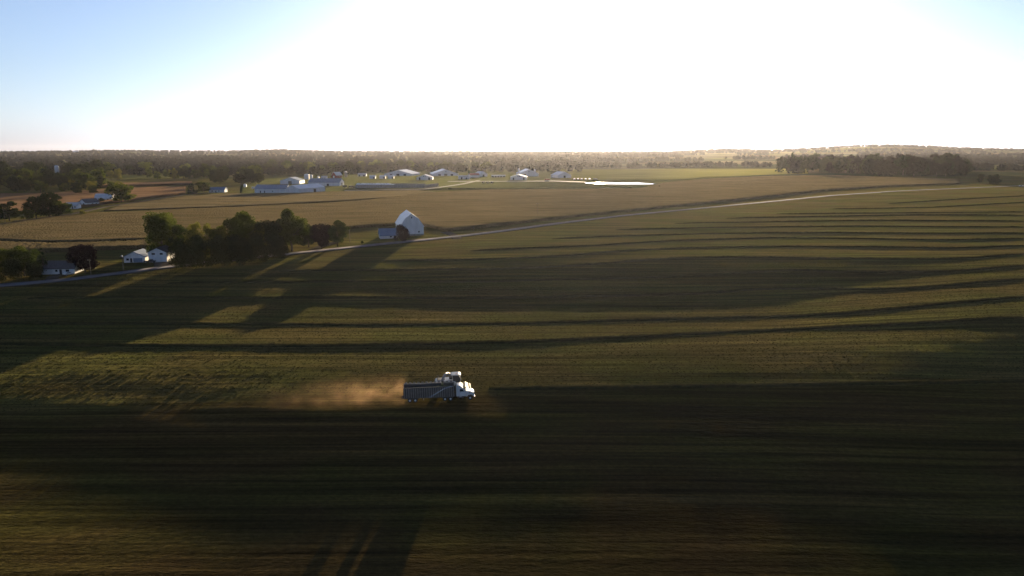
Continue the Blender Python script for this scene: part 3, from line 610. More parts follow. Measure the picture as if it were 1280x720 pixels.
# ------------------------------------------------------------------ buildings
def gable(px, py, rz, L, W, wh, rh, label, wallm='white', roofm='roofgrey', name='farm_building', cat='building', openings=(), over=.5, gambrel=False, sink=.6, group=None, found=False, p=None):
    """ridge along local x; (px,py) is the foot of the middle of the wall that faces local -y moved to the centre"""
    if p is None: p = gp(px, py)
    # centre lies half the depth behind the seen foot
    hw = (abs(math.cos(rz)) * W + abs(math.sin(rz)) * L) / 2
    d = Vector((p.x, p.y)).normalized(); cx, cy = p.x + d.x * hw, p.y + d.y * hw
    zs = [T1(cx + math.cos(rz)*a*L/2 - math.sin(rz)*b*W/2, cy + math.sin(rz)*a*L/2 + math.cos(rz)*b*W/2) for a in (-1, 1) for b in (-1, 1)]
    z = min(p.z, sum(zs) / 4); sink = max(sink, z - min(zs) + .4)
    t = empty(name, (cx, cy, z), rz, label, cat, group)
    if gambrel == 'barn': out = [(-W/2, wh), (-W*.285, wh + rh*.61), (0, wh + rh), (W*.285, wh + rh*.61), (W/2, wh)]
    elif gambrel: out = [(-W/2, wh), (-W*.43, wh + rh*.30), (-W*.29, wh + rh*.62), (-W*.13, wh + rh*.88), (0, wh + rh), (W*.13, wh + rh*.88), (W*.29, wh + rh*.62), (W*.43, wh + rh*.30), (W/2, wh)]
    else: out = [(-W/2, wh), (0, wh + rh), (W/2, wh)]
    prof = [(-W/2, -sink)] + out + [(W/2, -sink)]; n = len(prof); wb = MB()
    wb.poly([(-L/2, y, zz) for y, zz in prof] + [(L/2, y, zz) for y, zz in prof], [tuple(range(n)), tuple(range(2*n-1, n-1, -1)), (0, n, n+1, 1), (n-2, 2*n-2, 2*n-1, n-1), (n-1, 2*n-1, n, 0)])
    wb.build('wall', M[wallm], t)
    th = .28; rb = MB(); m = len(out)
    lo = list(out); e = 1 + 2 * over / W
    sl = (out[1][1] - out[0][1]) / max(out[1][0] - out[0][0], .01)
    lo[0] = (out[0][0] - over, out[0][1] - over * min(sl, 1.2)); lo[-1] = (out[-1][0] + over, out[-1][1] - over * min(sl, 1.2))
    lo = [(y, zz + .03) for y, zz in lo]; hi = [(y * 1.01, zz + th) for y, zz in lo]
    P = [(x, y, zz) for x in (-L/2 - over, L/2 + over) for y, zz in lo + hi]; q = 2 * m; fs = []
    for i in range(m - 1):
        fs += [(i, i+1, q+i+1, q+i), (m+i, q+m+i, q+m+i+1, m+i+1), (i, m+i, m+i+1, i+1), (q+i, q+i+1, q+m+i+1, q+m+i)]
    fs += [(0, q, q+m, m), (m-1, 2*m-1, q+2*m-1, q+m-1)]
    rb.poly(P, fs); rb.build('roof', M[roofm], t)
    if found:
        fb = MB().box((0, 0, .5 - sink/2), (L + .3, W + .3, 1.0 + sink)); fb.build('foundation', M['concrete'], t)
    for op in openings:
        kind, side, pos, zz, ow, oh = op[:6]; mm = op[6] if len(op) > 6 else {'window': 'glass', 'door': 'darkopen', 'opening': 'darkopen', 'garage_door': 'whitemetal', 'vent': 'darkopen'}[kind]
        dp = .12; rot = 0
        if side == 'front': c = (pos, -W/2 - dp/2 + .02, zz); dim = (ow, dp, oh)
        elif side == 'back': c = (pos, W/2 + dp/2 - .02, zz); dim = (ow, dp, oh)
        elif side == 'end': c = (L/2 + dp/2 - .02, pos, zz); dim = (dp, ow, oh)
        else: c = (-L/2 - dp/2 + .02, pos, zz); dim = (dp, ow, oh)
        o = MB().box(c, dim).build(kind, M[mm], t)
        if kind == 'window' and ow * oh > .8 and ow > 1:
            fr = MB(); s2 = .10
            for sg in (-1, 1):
                if side in ('front', 'back'):
                    yy = c[1] + (-.03 if side == 'front' else .03)
                    fr.box((c[0] + sg * (ow/2 + s2/2), yy, zz), (s2, dp, oh + 2*s2)); fr.box((c[0], yy, zz + sg * (oh/2 + s2/2)), (ow, dp, s2))
                else:
                    xx = c[0] + (.03 if side == 'end' else -.03)
                    fr.box((xx, c[1] + sg * (ow/2 + s2/2), zz), (dp, s2, oh + 2*s2)); fr.box((xx, c[1], zz + sg * (oh/2 + s2/2)), (dp, ow, s2))
            fr.build('frame', M['white'], o)
    return t
# the white barn: ridge runs away from the camera and slightly left
BA = R(90 + 15)
barn = gable(512, 295, BA, 28, 14.4, 5.6, 7.8, 'tall white gambrel roofed barn standing by the road', 'white', 'roofwhite', 'barn', 'barn', gambrel='barn', found=True, over=.35,
      openings=[('door', 'start', 1.5, 2.4, 2.6, 2.8, 'white'), ('window', 'start', 4.2, 2.3, .9, .9), ('window', 'start', -4.2, 2.3, .9, .9), ('vent', 'start', 0, 11.2, .7, 1.0)])
p = gp(487, 298.5)
gable(486, 298.6, R(16), 11, 9.5, 2.0, 3.4, 'low blue roofed lean shed on the left side of the white barn', 'white', 'roofblue', 'shed', 'shed', openings=[('door', 'front', 3.2, 1.0, 1.3, 1.9), ('window', 'front', .8, 1.1, 1.1, .8)])
# near left houses
gable(174.5, 328, R(90 + 6), 11, 10.2, 2.8, 2.5, 'white single storey house with a pale blue grey roof beside the parked pickup', 'white', 'roofblue', 'house', 'house',
      openings=[('garage_door', 'start', -1.6, 1.15, 4.4, 2.1, 'roofblue'), ('window', 'start', 3.3, 1.6, 1.3, 1.1), ('window', 'front', 1, 1.7, 1.3, 1.1), ('door', 'start', 1.6, 1.1, 1.0, 2.1)])
gable(203, 327.5, R(90 + 4), 10, 9.0, 5.0, 2.1, 'two storey white house with a garage door at the grove end', 'white', 'roofdark', 'house', 'house',
      openings=[('window', 'start', 1.9, 4.2, 1.7, .9), ('window', 'start', -2.0, 4.2, 1.5, .9), ('garage_door', 'start', 0.6, 1.3, 5.0, 2.3), ('window', 'front', 0, 4.0, 1.2, 1.0)])
gable(79, 342.5, R(4), 15, 8, 2.7, 2.8, 'long low white house with a dark shingle roof by the purple tree', 'white', 'roofdark', 'house', 'house',
      openings=[('garage_door', 'front', -4.4, 1.2, 4.6, 2.2), ('door', 'front', 1.3, 1.15, 1.1, 2.1), ('window', 'front', 4.4, 1.6, 1.6, 1.1), ('window', 'front', -.6, 1.6, 1.0, 1.0)])
# upper left farmstead
gable(92, 261, R(10), 10, 8, 3, 2.4, 'small white house half hidden by the dark tree clump', 'white', 'roofgrey', 'house', 'house', openings=[('window', 'front', -2.5, 1.6, 1.4, 1.1), ('door', 'front', .8, 1.2, 1.1, 2.1), ('window', 'front', 3, 1.6, 1.4, 1.1)])
gable(112, 257.5, R(60), 13, 11, 3.2, 3.2, 'white house with a dark gable roof between bush and arched shed', 'white', 'roofdark', 'house', 'house', openings=[('door', 'start', -2, 1.3, 2.2, 2.4), ('window', 'start', 2.2, 1.6, 1.4, 1.2), ('window', 'front', 0, 1.6, 1.4, 1.2), ('window', 'front', 3.5, 1.6, 1.4, 1.2)])
gable(132, 251.5, R(14), 16, 12, 3.0, 4.2, 'arched white metal shed by the broad tree', 'whitemetal', 'roofwhite', 'shed', 'shed', gambrel=True, openings=[('door', 'front', -3, 1.5, 3.4, 2.8), ('window', 'front', 4, 1.8, 1.4, 1.0)])
gable(273, 240.5, R(2), 19, 10, 3.2, 2.8, 'long blue grey house in front of the dark tree clump', 'white', 'roofblue', 'house', 'house', openings=[('window', 'front', -5.5, 1.7, 1.8, 1.2), ('door', 'front', -1, 1.2, 1.2, 2.2), ('window', 'front', 2.6, 1.7, 1.8, 1.2), ('garage_door', 'front', 6.6, 1.4, 4.2, 2.5)])
# dairy farm
def doors(n, L, z, w, h, side='front', kind='door'): return [(kind, side, -L/2 + L*(i + .5)/n, z, w, h) for i in range(n)]
gable(341.5, 241.3, R(-2), 38, 18, 5.2, 4.2, 'long white shed with a blue roof at the left end of the dairy farm', 'whitemetal', 'roofblue', 'shed', 'shed', openings=[('door', 'front', -12, 1.5, 1.2, 2.4), ('door', 'front', -7, 1.5, 1.2, 2.4), ('window', 'front', 3, 2.2, 1.2, 1.2)])
gable(382, 241.6, R(62), 44, 23, 5.2, 4.0, 'wide white shed with a pale roof joined right of the blue roofed shed', 'whitemetal', 'roofwhite', 'shed', 'shed', openings=[('door', 'front', 4, 2.2, 4, 4.0), ('door', 'start', 0, 2, 5, 4, 'whitemetal')])
gable(366, 230, R(92), 30, 29, 5.0, 4.6, 'broad blue grey shed behind the long blue roofed shed', 'whitemetal', 'roofblue', 'shed', 'shed', openings=[('door', 'start', 0, 2.2, 5, 4.2)])
gable(408, 232.5, R(-6), 46, 20, 5, 5.0, 'long blue roofed shed behind with a dark doorway in its right end', 'whitemetal', 'roofblue', 'shed', 'shed', openings=[('opening', 'end', 0, 2.2, 6, 4.4), ('window', 'front', -8, 2.5, 1.2, 1.2), ('door', 'front', 6, 1.6, 3, 3.2)])
gable(405.5, 224, R(0), 9, 7, 3, 2.4, 'small grey house behind the long blue roofed shed', 'white', 'roofgrey', 'house', 'house', openings=[('window', 'front', -2, 1.7, 1.2, 1.1), ('door', 'front', 1.4, 1.2, 1.1, 2.1)])
gable(421, 222.5, R(60), 15, 11, 5, 5.4, 'red barn with a pale roof behind the long sheds', 'red', 'roofwhite', 'barn', 'barn', gambrel='barn', openings=[('door', 'start', 0, 2, 3, 3.4, 'white'), ('window', 'front', 2, 2.5, 1.1, 1.1)])
gable(453, 220.5, R(3), 16, 10, 4, 2.0, 'small white shed with two dark doorways left of the calf barns', 'white', 'roofgrey', 'shed', 'shed', openings=[('opening', 'front', -5, 1.7, 3.4, 3.2), ('opening', 'front', 4, 1.7, 3.4, 3.2)])
for x, lb in zip((466, 478.5, 489), ('leftmost white calf barn behind the bunker silo', 'middle white calf barn behind the bunker silo', 'right white calf barn by the green mound')):
    gable(x, 223.5, R(2), 10, 9, 3.8, 2.0, lb, 'white', 'roofwhite', 'calf_barn', 'shed', openings=[('opening', 'front', 3, 1.7, 3.0, 3.2)], group='calf barns behind the bunker silo')
gable(503, 220, R(82), 60, 56, 3.8, 7.4, 'large dairy barn with a dull pale roof, left of the two biggest', 'whitemetal', 'roofgrey', 'dairy_barn', 'barn', openings=[('opening', 'start', 0, 2.2, 6, 4.2), ('opening', 'start', 14, 2.0, 5, 3.2), ('opening', 'start', -14, 2.0, 5, 3.2), ('vent', 'start', 0, 7.8, 2, 1)])
gable(555, 220, R(102), 60, 50, 3.8, 8.6, 'large dairy barn with a sunlit roof edge behind the white gabled milking house', 'whitemetal', 'roofwhite', 'dairy_barn', 'barn', openings=[('opening', 'start', 0, 2.2, 6, 4.2), ('opening', 'start', 12, 2.0, 5, 3.2), ('opening', 'start', -12, 2.0, 5, 3.2), ('vent', 'start', 0, 8.2, 2, 1)])
gable(531.5, 225, R(90), 22, 26, 4.6, 3.8, 'white gabled milking house with small windows high in its front', 'white', 'roofgrey', 'milking_house', 'building', openings=[('window', 'start', -1.4, 6.3, 1.6, 1.2), ('window', 'start', 1.4, 6.3, 1.6, 1.2), ('opening', 'start', -8, 2.1, 3, 4.2), ('opening', 'start', 8, 2.1, 3, 4.2)])
gable(580, 224, R(4), 19, 10, 3.8, 2.2, 'low white shed in front of the red edged roof', 'white', 'roofgrey', 'shed', 'shed', openings=[('opening', 'front', -4, 1.7, 3, 3.2), ('door', 'front', 4, 1.5, 2, 2.8)])
gable(592, 222, R(25), 18, 12, 4.2, 3.2, 'white shed with a sunlit reddish roof', 'white', 'red', 'shed', 'shed', openings=[('door', 'start', 0, 1.6, 2.6, 3.0)])
gable(601, 221, R(120), 22, 16, 5, 4.4, 'white barn with a pale roof right of the reddish roof', 'white', 'roofwhite', 'barn', 'barn', openings=[('opening', 'start', 0, 2.1, 4, 4)])
gable(623, 221.5, R(1), 25, 8, 2.4, 1.2, 'long low open shed with a sunlit white roof', 'white', 'roofwhite', 'shed', 'shed', openings=doors(5, 25, 1.1, 3.6, 1.8, 'front', 'opening'))
gable(648.5, 225, R(88), 18, 27, 4.8, 3.8, 'white gabled barn front with two dark side doorways', 'white', 'roofwhite', 'barn', 'barn', openings=[('window', 'start', -1.3, 6.2, 1.5, 1.1), ('window', 'start', 1.3, 6.2, 1.5, 1.1), ('opening', 'start', -8.5, 2, 2.4, 4), ('opening', 'start', 8.5, 2, 2.4, 4)])
gable(659, 220.5, R(97), 46, 36, 5.6, 7.6, 'tall pale roofed barn directly behind the white gabled front', 'whitemetal', 'roofwhite', 'dairy_barn', 'barn', openings=[('opening', 'start', 8, 2.2, 5, 4.2), ('vent', 'start', 0, 9, 2, 1)])
gable(701, 222.5, R(112), 30, 25, 4.4, 6.0, 'bright roofed barn nearest the pond', 'whitemetal', 'roofwhite', 'barn', 'barn', openings=[('opening', 'start', 0, 2.1, 4, 4), ('window', 'front', 0, 2.5, 1.4, 1.1)])
gable(1140, 210, R(3), 60, 20, 5, 5, 'far pale shed beyond the hill groves', 'whitemetal', 'roofwhite', 'shed', 'shed', openings=doors(3, 50, 2, 4, 4))
gable(95, 190.6, R(0), 60, 24, 8, 6, 'far pale shed on the left horizon', 'whitemetal', 'roofwhite', 'shed', 'shed', openings=doors(3, 50, 2, 5, 4))
# silos and bins
def silo(px, py, d, h, m, dome, label, name='silo', cat='silo', n=20):
    p = gp(px, py); t = empty(name, p, 0, label, cat); r = d / 2; rings = [(r, -.5)]
    for k in range(int(h)):
        rings += [(r, k), (r * 1.012, k + .06), (r, k + .12)]
    MB().lathe((0, 0, 0), rings + [(r, h)], n).build('body', M[m], t, smooth=True)
    MB().lathe((0, 0, h), [(r * 1.04, -.05), (r * .97, dome * .35), (r * .72, dome * .75), (r * .35, dome * .95), (r * .08, dome)], n).build('dome_roof', M['galv' if m != 'concrete' else 'roofwhite'], t, smooth=True)
    lb = MB()
    for s_ in (-.22, .22): lb.tube([(s_, -r - .25, 0), (s_, -r - .25, h)], .03, 5)
    for k in range(int(h / .6)): lb.tube([(-.22, -r - .25, .4 + k * .6), (.22, -r - .25, .4 + k * .6)], .02, 4)
    lb.build('ladder', M['galv'], t); return t
silo(383.5, 224, 8.5, 7.0, 'whitemetal', 2.0, 'short pale silo standing behind the blue roofed sheds')
silo(389.5, 223.2, 4, 5.5, 'galv', 1.2, 'bright metal grain bin right of the short pale silo', 'grain_bin', 'grain bin')
silo(398, 223.4, 3.4, 3.6, 'galv', 1.2, 'small shining metal bin behind the long blue roof', 'grain_bin', 'grain bin')
silo(432.5, 221.5, 5, 9, 'concrete', 2, 'grey tower silo beside the red barn')
silo(306.5, 234, 4, 3.4, 'galv', 1.2, 'shining metal bin on the grass left of the white sheds', 'grain_bin', 'grain bin')
silo(72.5, 224, 7, 22, 'whitemetal', 3, 'white tower silo showing above the left wood')
silo(117.5, 190, 20, 24, 'concrete', 6, 'dark tower silo on the left horizon')
silo(648.3, 220, 3.6, 13, 'whitemetal', 1.6, 'left white feed tower above the pale roofed barn', 'feed_bin', 'feed bin')
silo(668.5, 219.5, 3.6, 10.5, 'whitemetal', 1.6, 'right white feed tower above the pale roofed barn', 'feed_bin', 'feed bin')
# bunker silo with tyre weighted cover
def bunker():
    p = gp(487, 235); k = mpp(p); t = empty('bunker_silo', p, R(1), 'long concrete bunker silo with a pale tyre covered pile at its left', 'bunker silo')
    L = 85 * k
    MB().box((0, 0, 1.8), (L, .4, 4.8)).build('front_wall', M['concrete'], t); MB().box((0, 22, 2.2), (L, .4, 5.6)).build('back_wall', M['concrete'], t)
    MB().poly([(L/2, .4, -.5), (L/2 + 16, 34, -.5), (L/2 + 16, 34, 4.6), (L/2, .4, 4.2), (L/2 + .5, .4, -.5), (L/2 + 16.5, 34, -.5), (L/2 + 16.5, 34, 4.6), (L/2 + .5, .4, 4.2)], [(0,1,2,3), (7,6,5,4), (3,2,6,7), (0,3,7,4), (1,5,6,2)]).build('end_wall', M['concrete'], t)
    nx, ny = 40, 10; x = np.linspace(-L/2 + 1, L*.05, nx); y = np.linspace(1, 21, ny); X, Y = np.meshgrid(x, y)
    Z = 3.4 + 2.4 * np.sin((Y - 1) / 20 * math.pi) ** .5 * np.clip((L*.06 - X) / 8, 0, 1) + rng.random(X.shape) * .15
    link('cover', mesh_np('cover', np.stack([X, Y, Z], -1).reshape(-1, 3), grid_faces(ny, nx), M['whitemetal'], True), t)
    tb = MB()
    for i in range(90):
        xx = random.uniform(-L/2 + 2, L*.03); yy = random.uniform(1.5, 20)
        zz = 3.45 + 2.4 * math.sin((yy - 1) / 20 * math.pi) ** .5 * min(1, max(0, (L*.06 - xx) / 8)); tb.lathe((xx, yy, zz), [(.3, .05), (.55, .05), (.6, .15), (.55, .25), (.3, .25)], 8)
    tb.build('tyres', M['tyre'], t)['kind'] = 'stuff'
bunker()
# calf hutches, machines by the pond
M['hutch'] = mat('white_hutch_plastic', (.75, .75, .73), .5)
def hutch(p, rz, label):
    t = empty('calf_hutch', p, rz, label, 'calf hutch', 'calf hutches by the pond')
    MB().prism([(-1.3, -.2), (-1.2, 1.2), (-.7, 1.9), (.7, 1.9), (1.2, 1.2), (1.3, -.2)], -1.6, 1.6).build('shell', M['hutch'], t, bevel=.08)
    MB().box((0, -1.62, .7), (1.1, .1, 1.4)).build('doorway', M['darkopen'], t)
for i, x in enumerate((718, 722.5, 727, 732, 737)):
    hutch(gp(x, 224.5), R(random.uniform(-15, 15)), ['white calf hutch nearest the bright roofed barn', 'second white calf hutch from the bright roofed barn', 'middle white calf hutch of the row by the pond', 'white calf hutch second from the dark wagon', 'white calf hutch nearest the dark wagon'][i])
def wheel(parent, x, y, z, r, wdt, rimc='chrome', n=20, name='wheel'):
    o = MB().lathe((x, y, z), [(r*.6, -wdt/2), (r*.92, -wdt/2), (r, -wdt*.36), (r, wdt*.36), (r*.92, wdt/2), (r*.6, wdt/2)], n, 'Y').build(name, M['tyre'], parent, smooth=False)
    MB().lathe((x, y, z), [(r*.2, -wdt/2 - .02), (r*.58, -wdt/2 + .01), (r*.6, -wdt*.3), (r*.6, wdt*.3), (r*.58, wdt/2 - .01), (r*.2, wdt/2 + .02)], n, 'Y').build('rim', M[rimc], o, smooth=False)
    return o
def wagon(px, py, rz, label, m='roofdark', L=6, H=2.2):
    t = empty('farm_wagon', gp(px, py), rz, label, 'wagon')
    b = MB(); b.box((0, 0, 1 + H/2), (L, 2.4, H), taper=1.06); b.build('box', M[m], t, bevel=.05)
    MB().box((0, 0, .9), (L * .95, 1.2, .2)).tube([(L/2, 0, .8), (L/2 + 1.6, 0, .5)], .08).build('chassis', M['roofdark'], t)
    for sx in (-.32, .32):
        for sy in (-1, 1): wheel(t, sx * L, sy * 1.1, .55, .55, .35, 'galv', 12)
    return t
wagon(744.3, 225.2, R(5), 'dark wagon parked left of the pond')
for i, (x, lb) in enumerate([(604, 'left dark wagon in the row by the farm lane'), (609.5, 'middle dark wagon in the row by the farm lane'), (615, 'right dark wagon in the row by the farm lane')]):
    wagon(x, 229.5, R(70), lb)['group'] = 'dark wagons by the farm lane'
wagon(431, 234.5, R(12), 'dark wagon on the lane end right of the blue roofed sheds'); wagon(439.5, 235, R(-8), 'dark wagon at the left end of the bunker silo', L=7)
wagon(684, 226, R(20), 'reddish wagon in the yard beside the bright roofed barn', 'red', 7)
wagon(317.5, 236.5, R(3), 'white box wagon on the grass left of the white sheds', 'whitemetal', 5, 2.2)
# parked road vehicles
def pickup(p, rz, paint, label, cat='pickup', name='pickup_truck', car=False):
    t = empty(name, p, rz, label, cat); t.location.z += .05
    out = [(-2.7, .5), (-2.75, 1.05), (-.75, 1.1), (-.55, 1.15), (-.1, 1.78), (1.0, 1.80), (1.65, 1.15), (2.6, 1.0), (2.75, .85), (2.75, .5)] if not car else [(-2.1, .45), (-2.2, .95), (-1.7, 1.05), (-1.0, 1.45), (.6, 1.45), (1.2, 1.0), (2.1, .85), (2.2, .6), (2.15, .4)]
    MB().prism(out, -.93, .93).build('body', M[paint], t, bevel=.09)
    g = MB()
    for s in (-1, 1): g.prism([(-.35, 1.2), (-.05, 1.68), (.95, 1.7), (1.35, 1.2)] if not car else [(-1.2, 1.02), (-.85, 1.38), (.5, 1.38), (.95, 1.02)], s * .94 - .01, s * .94 + .01)
    g.build('window', M['glass'], t)
    for s in (-1, 1): MB().box((2.74 if not car else 2.17, s * .65, .8 if not car else .68), (.08, .35, .2)).build('headlight', M['chrome'], t)
    for sx in (-1.75, 1.75) if not car else (-1.35, 1.35):
        for sy in (-.8, .8): wheel(t, sx, sy, .38, .38, .26, 'galv', 14)
    return t
M['darkpaint'] = mat('dark_car_paint', (.015, .016, .02), .25, col2=(.02, .02, .024), scale=2)
M['whitepaint'] = mat('white_truck_paint', (.46, .48, .50), .35, col2=(.40, .42, .44), scale=.7)
pickup(gp(187.5, 328.5), R(6), 'darkpaint', 'dark pickup parked between the two white houses')
pickup(gp(85.5, 344), R(60), 'whitepaint', 'white car parked in front of the low white house', 'car', 'parked_car', True)
pickup(gp(1276, 233.2), R(190), 'whitepaint', 'white van like pickup on the road at the far right', 'pickup')
# utility poles
def pole(px, pyb, pyt, label, arm=True, lamp=False):
    p = gp(px, pyb); h = (pyb - pyt) * mpp(p) * 1.02; t = empty('utility_pole', p, random.uniform(-.3, .3), label, 'utility pole')
    MB().tube([(0, 0, -.5), (0, 0, h)], [.17, .11], 8).build('pole', M['wood'], t)
    if arm:
        MB().box((0, -.14, h - .6), (2.2, .10, .12)).build('crossarm', M['wood'], t)
        for x in (-.95, -.4, .95): MB().lathe((x, -.14, h - .54), [(.05, 0), (.07, .08), (.04, .16), (.06, .2)], 8).build('insulator', M['whitemetal'], t)
    if lamp: MB().lathe((.0, -.2, h - .2), [(.32, 0), (.38, .18), (.22, .5), (.05, .6)], 10).build('transformer', M['galv'], t)
    return t
pole(7, 281, 262, 'grey utility pole in front of the dark tree at the far left')
pole(114, 344.5, 324, 'utility pole in front of the round purple tree')
pole(154.5, 338, 320, 'utility pole with a pale transformer left of the white houses', lamp=True)
pole(437.5, 303, 287, 'short pole at the lawn edge left of the barn', arm=False)
pole(672, 270, 254, 'left thin pole standing in the corn field'); pole(680, 269.5, 262, 'right short pole standing in the corn field', arm=False)
pole(592, 289, 283.5, 'short post beside the road right of the field entrance', arm=False)

# ------------------------------------------------------------------ the truck
def rbox(mb, c, d, **k): return mb.box(c, d, **k)
TY = R(7.0)
tp = gp(551, 499.2)
def terrain_tilt(o, p, yaw):
    nx = T1(p.x + 3 * math.cos(yaw), p.y + 3 * math.sin(yaw)) - T1(p.x - 3 * math.cos(yaw), p.y - 3 * math.sin(yaw)); ny = T1(p.x - 2 * math.sin(yaw), p.y + 2 * math.cos(yaw)) - T1(p.x + 2 * math.sin(yaw), p.y - 2 * math.cos(yaw))
    o.rotation_euler = (math.atan2(ny, 4), -math.atan2(nx, 6), yaw)
M['box_steel'] = mat('dusty_trailer_panel', (.078, .070, .062), .7, col2=(.05, .045, .042), scale=.8, stretch=(.6, .6, 2))
M['box_rib'] = mat('bare_trailer_rib', (.20, .185, .17), .6, col2=(.14, .13, .12), scale=1.2)
M['crop'] = mat('chopped_forage', (.085, .085, .025), .95, col2=(.14, .12, .04), scale=2.5, bump=.15)
def semi():
    t = empty('semi_truck', (tp.x, tp.y, tp.z + .05), TY, 'white semi truck hauling a ribbed open forage trailer across the field', 'semi truck'); terrain_tilt(t, tp, TY)
    # trailer, x from -8.6 to 3.1 (truck moves towards +x)
    x0, x1, w2, zb, zt = -8.7, 3.2, 1.28, 1.15, 3.65
    tr = MB()
    tr.box(((x0+x1)/2, -w2, (zb+zt)/2), (x1-x0, .06, zt-zb)); tr.box(((x0+x1)/2, w2, (zb+zt)/2), (x1-x0, .06, zt-zb))
    tr.box((x1, 0, (zb+zt)/2), (.08, 2*w2 - .06, zt-zb)); tr.box((x0, 0, (zb+zt)/2), (.08, 2*w2 - .06, zt-zb)); tr.box(((x0+x1)/2, 0, zb), (x1-x0 - .1, 2*w2 - .07, .1))
    body = tr.build('trailer_box', M['box_steel'], t)
    for s in (-1, 1):
        rb = MB()
        for k in range(23): rb.box((x0 + .12 + k * (x1-x0-.24)/22, s * (w2 + .09), (zb+zt)/2), (.16, .12, zt-zb - .1))
        rb.build('side_ribs', M['box_rib'], body)
        MB().box(((x0+x1)/2, s * (w2 + .07), zt + .05), (x1-x0 + .2, .22, .16)).build('top_rail', M['box_steel'] if s < 0 else M['box_rib'], body)
        MB().box(((x0+x1)/2, s * (w2 + .05), zb - .05), (x1-x0, .18, .14)).build('bottom_rail', M['box_steel'], body)
    fr = MB()
    for k in range(12): fr.box((x0 + .5 + k * .98, w2 + .07, zt + .32), (.5, .06, .36))
    fr.build('side_extension', M['box_rib'], body)
    nx, ny = 40, 8; xs = np.linspace(x0 + .1, x1 - .1, nx); ys = np.linspace(-w2 + .05, w2 - .05, ny); X, Y = np.meshgrid(xs, ys)
    Z = 2.7 + .55 * np.exp(-((X - .4) / 3.2) ** 2) * np.cos(Y / w2 * 1.3) + rng.random(X.shape) * .16
    link('forage_load', mesh_np('forage_load', np.stack([X, Y, Z], -1).reshape(-1, 3), grid_faces(ny, nx), M['crop']), body)
    MB().tube([(x0 + 6.0, -w2 - .24, zb + .05), (x0 + 9.6, -w2 - .24, zt - .3), (x1 - .4, -w2 - .24, zt + .25)], .05, 6).build('tarp_arm', M['chrome'], body)
    MB().box((x0 - .08, 0, 2.4), (.1, 2.3, 2.2)).build('tailgate', M['box_steel'], body)
    ch = MB()
    for s in (-.5, .5): ch.box(((x0 + x1)/2 + 2, s, .95), (x1 - x0 + 5.2, .14, .26))
    ch.box((-6.6, 0, .62), (2.6, 1.1, .3)); ch.box((1.6, 0, .62), (2.6, 1.1, .3)); ch.build('chassis', M['roofdark'], t)
    for x in (-7.35, -6.05, 1.0, 2.32):
        for s in (-1, 1):
            wheel(t, x, s * 1.02, .52, .52, .56, 'whitemetal')
            MB().box((x, s * 1.02, 1.1), (1.15, .6, .04)).build('mudguard', M['roofdark'], t)
    for s in (-1, 1): wheel(t, 7.05, s * 1.0, .52, .52, .34, 'whitemetal')
    MB().box((-4.1, -1.0, .78), (.12, .12, .8)).box((-4.1, 1.0, .78), (.12, .12, .8)).build('landing_gear', M['galv'], t)
    # cab
    cab = MB().prism([(3.75, .95), (3.75, 3.0), (4.2, 3.18), (5.3, 3.1), (5.85, 2.35), (5.95, .95)], -1.12, 1.12).build('cab', M['whitepaint'], t, bevel=.1)
    MB().prism([(3.8, 3.2), (4.0, 3.75), (4.6, 3.72), (5.3, 3.18)], -1.0, 1.0).build('roof_fairing', M['whitepaint'], cab, bevel=.08)
    g = MB()
    for s in (-1, 1): g.prism([(4.55, 2.2), (4.55, 2.85), (5.2, 2.82), (5.62, 2.2)], s * 1.125 - .012, s * 1.125 + .012)
    g.build('side_window', M['glass'], cab)
    MB().poly([(5.40, -.98, 3.02), (5.40, .98, 3.02), (5.89, .98, 2.38), (5.89, -.98, 2.38)], [(0, 1, 2, 3)]).build('windscreen', M['glass'], cab)
    for s in (-1, 1):
        MB().box((4.35, s * 1.135, 1.65), (.05, .02, 1.3)).box((4.7, s * 1.14, 1.95), (.22, .03, .06)).build('door_handle', M['roofdark'], cab)
    hood = MB().prism([(5.95, 1.0), (5.95, 2.3), (7.4, 2.06), (7.95, 1.85), (8.1, 1.2), (8.05, .8), (7.75, .8), (7.6, 1.15), (7.05, 1.28), (6.5, 1.15), (6.35, .8), (5.95, .8)], -.98, .98).build('hood', M['whitepaint'], t, bevel=.1)
    MB().box((8.09, 0, 1.45), (.06, 1.1, .75)).build('grille', M['chrome'], hood)
    for s in (-1, 1):
        MB().box((8.0, s * .78, 1.35), (.12, .3, .28)).build('headlight', M['chrome'], hood); MB().box((6.9, s * .985, 1.75), (.35, .03, .2)).build('vent', M['roofdark'], hood)
        MB().tube([(3.6, s * .95, 1.2), (3.6, s * .95, 3.9), (3.45, s * .95, 4.15)], .085, 8).build('exhaust_stack', M['chrome'], t)
        MB().lathe((4.7, s * .98, .75), [(.05, -.9), (.33, -.88), (.34, .88), (.05, .9)], 14, 'Y').build('fuel_tank', M['chrome'], t).rotation_euler = (0, 0, 0)
        MB().box((5.7, s * 1.42, 2.55), (.1, .2, .5)).tube([(5.65, s * 1.1, 2.6), (5.7, s * 1.4, 2.6)], .03, 5).build('mirror', M['whitepaint'], t)
        MB().box((4.7, s * 1.18, .62), (1.6, .2, .12)).build('step', M['chrome'], t)
    MB().box((8.05, 0, .68), (.25, 2.3, .3)).build('bumper', M['chrome'], t, bevel=.05)
    return t
semi()

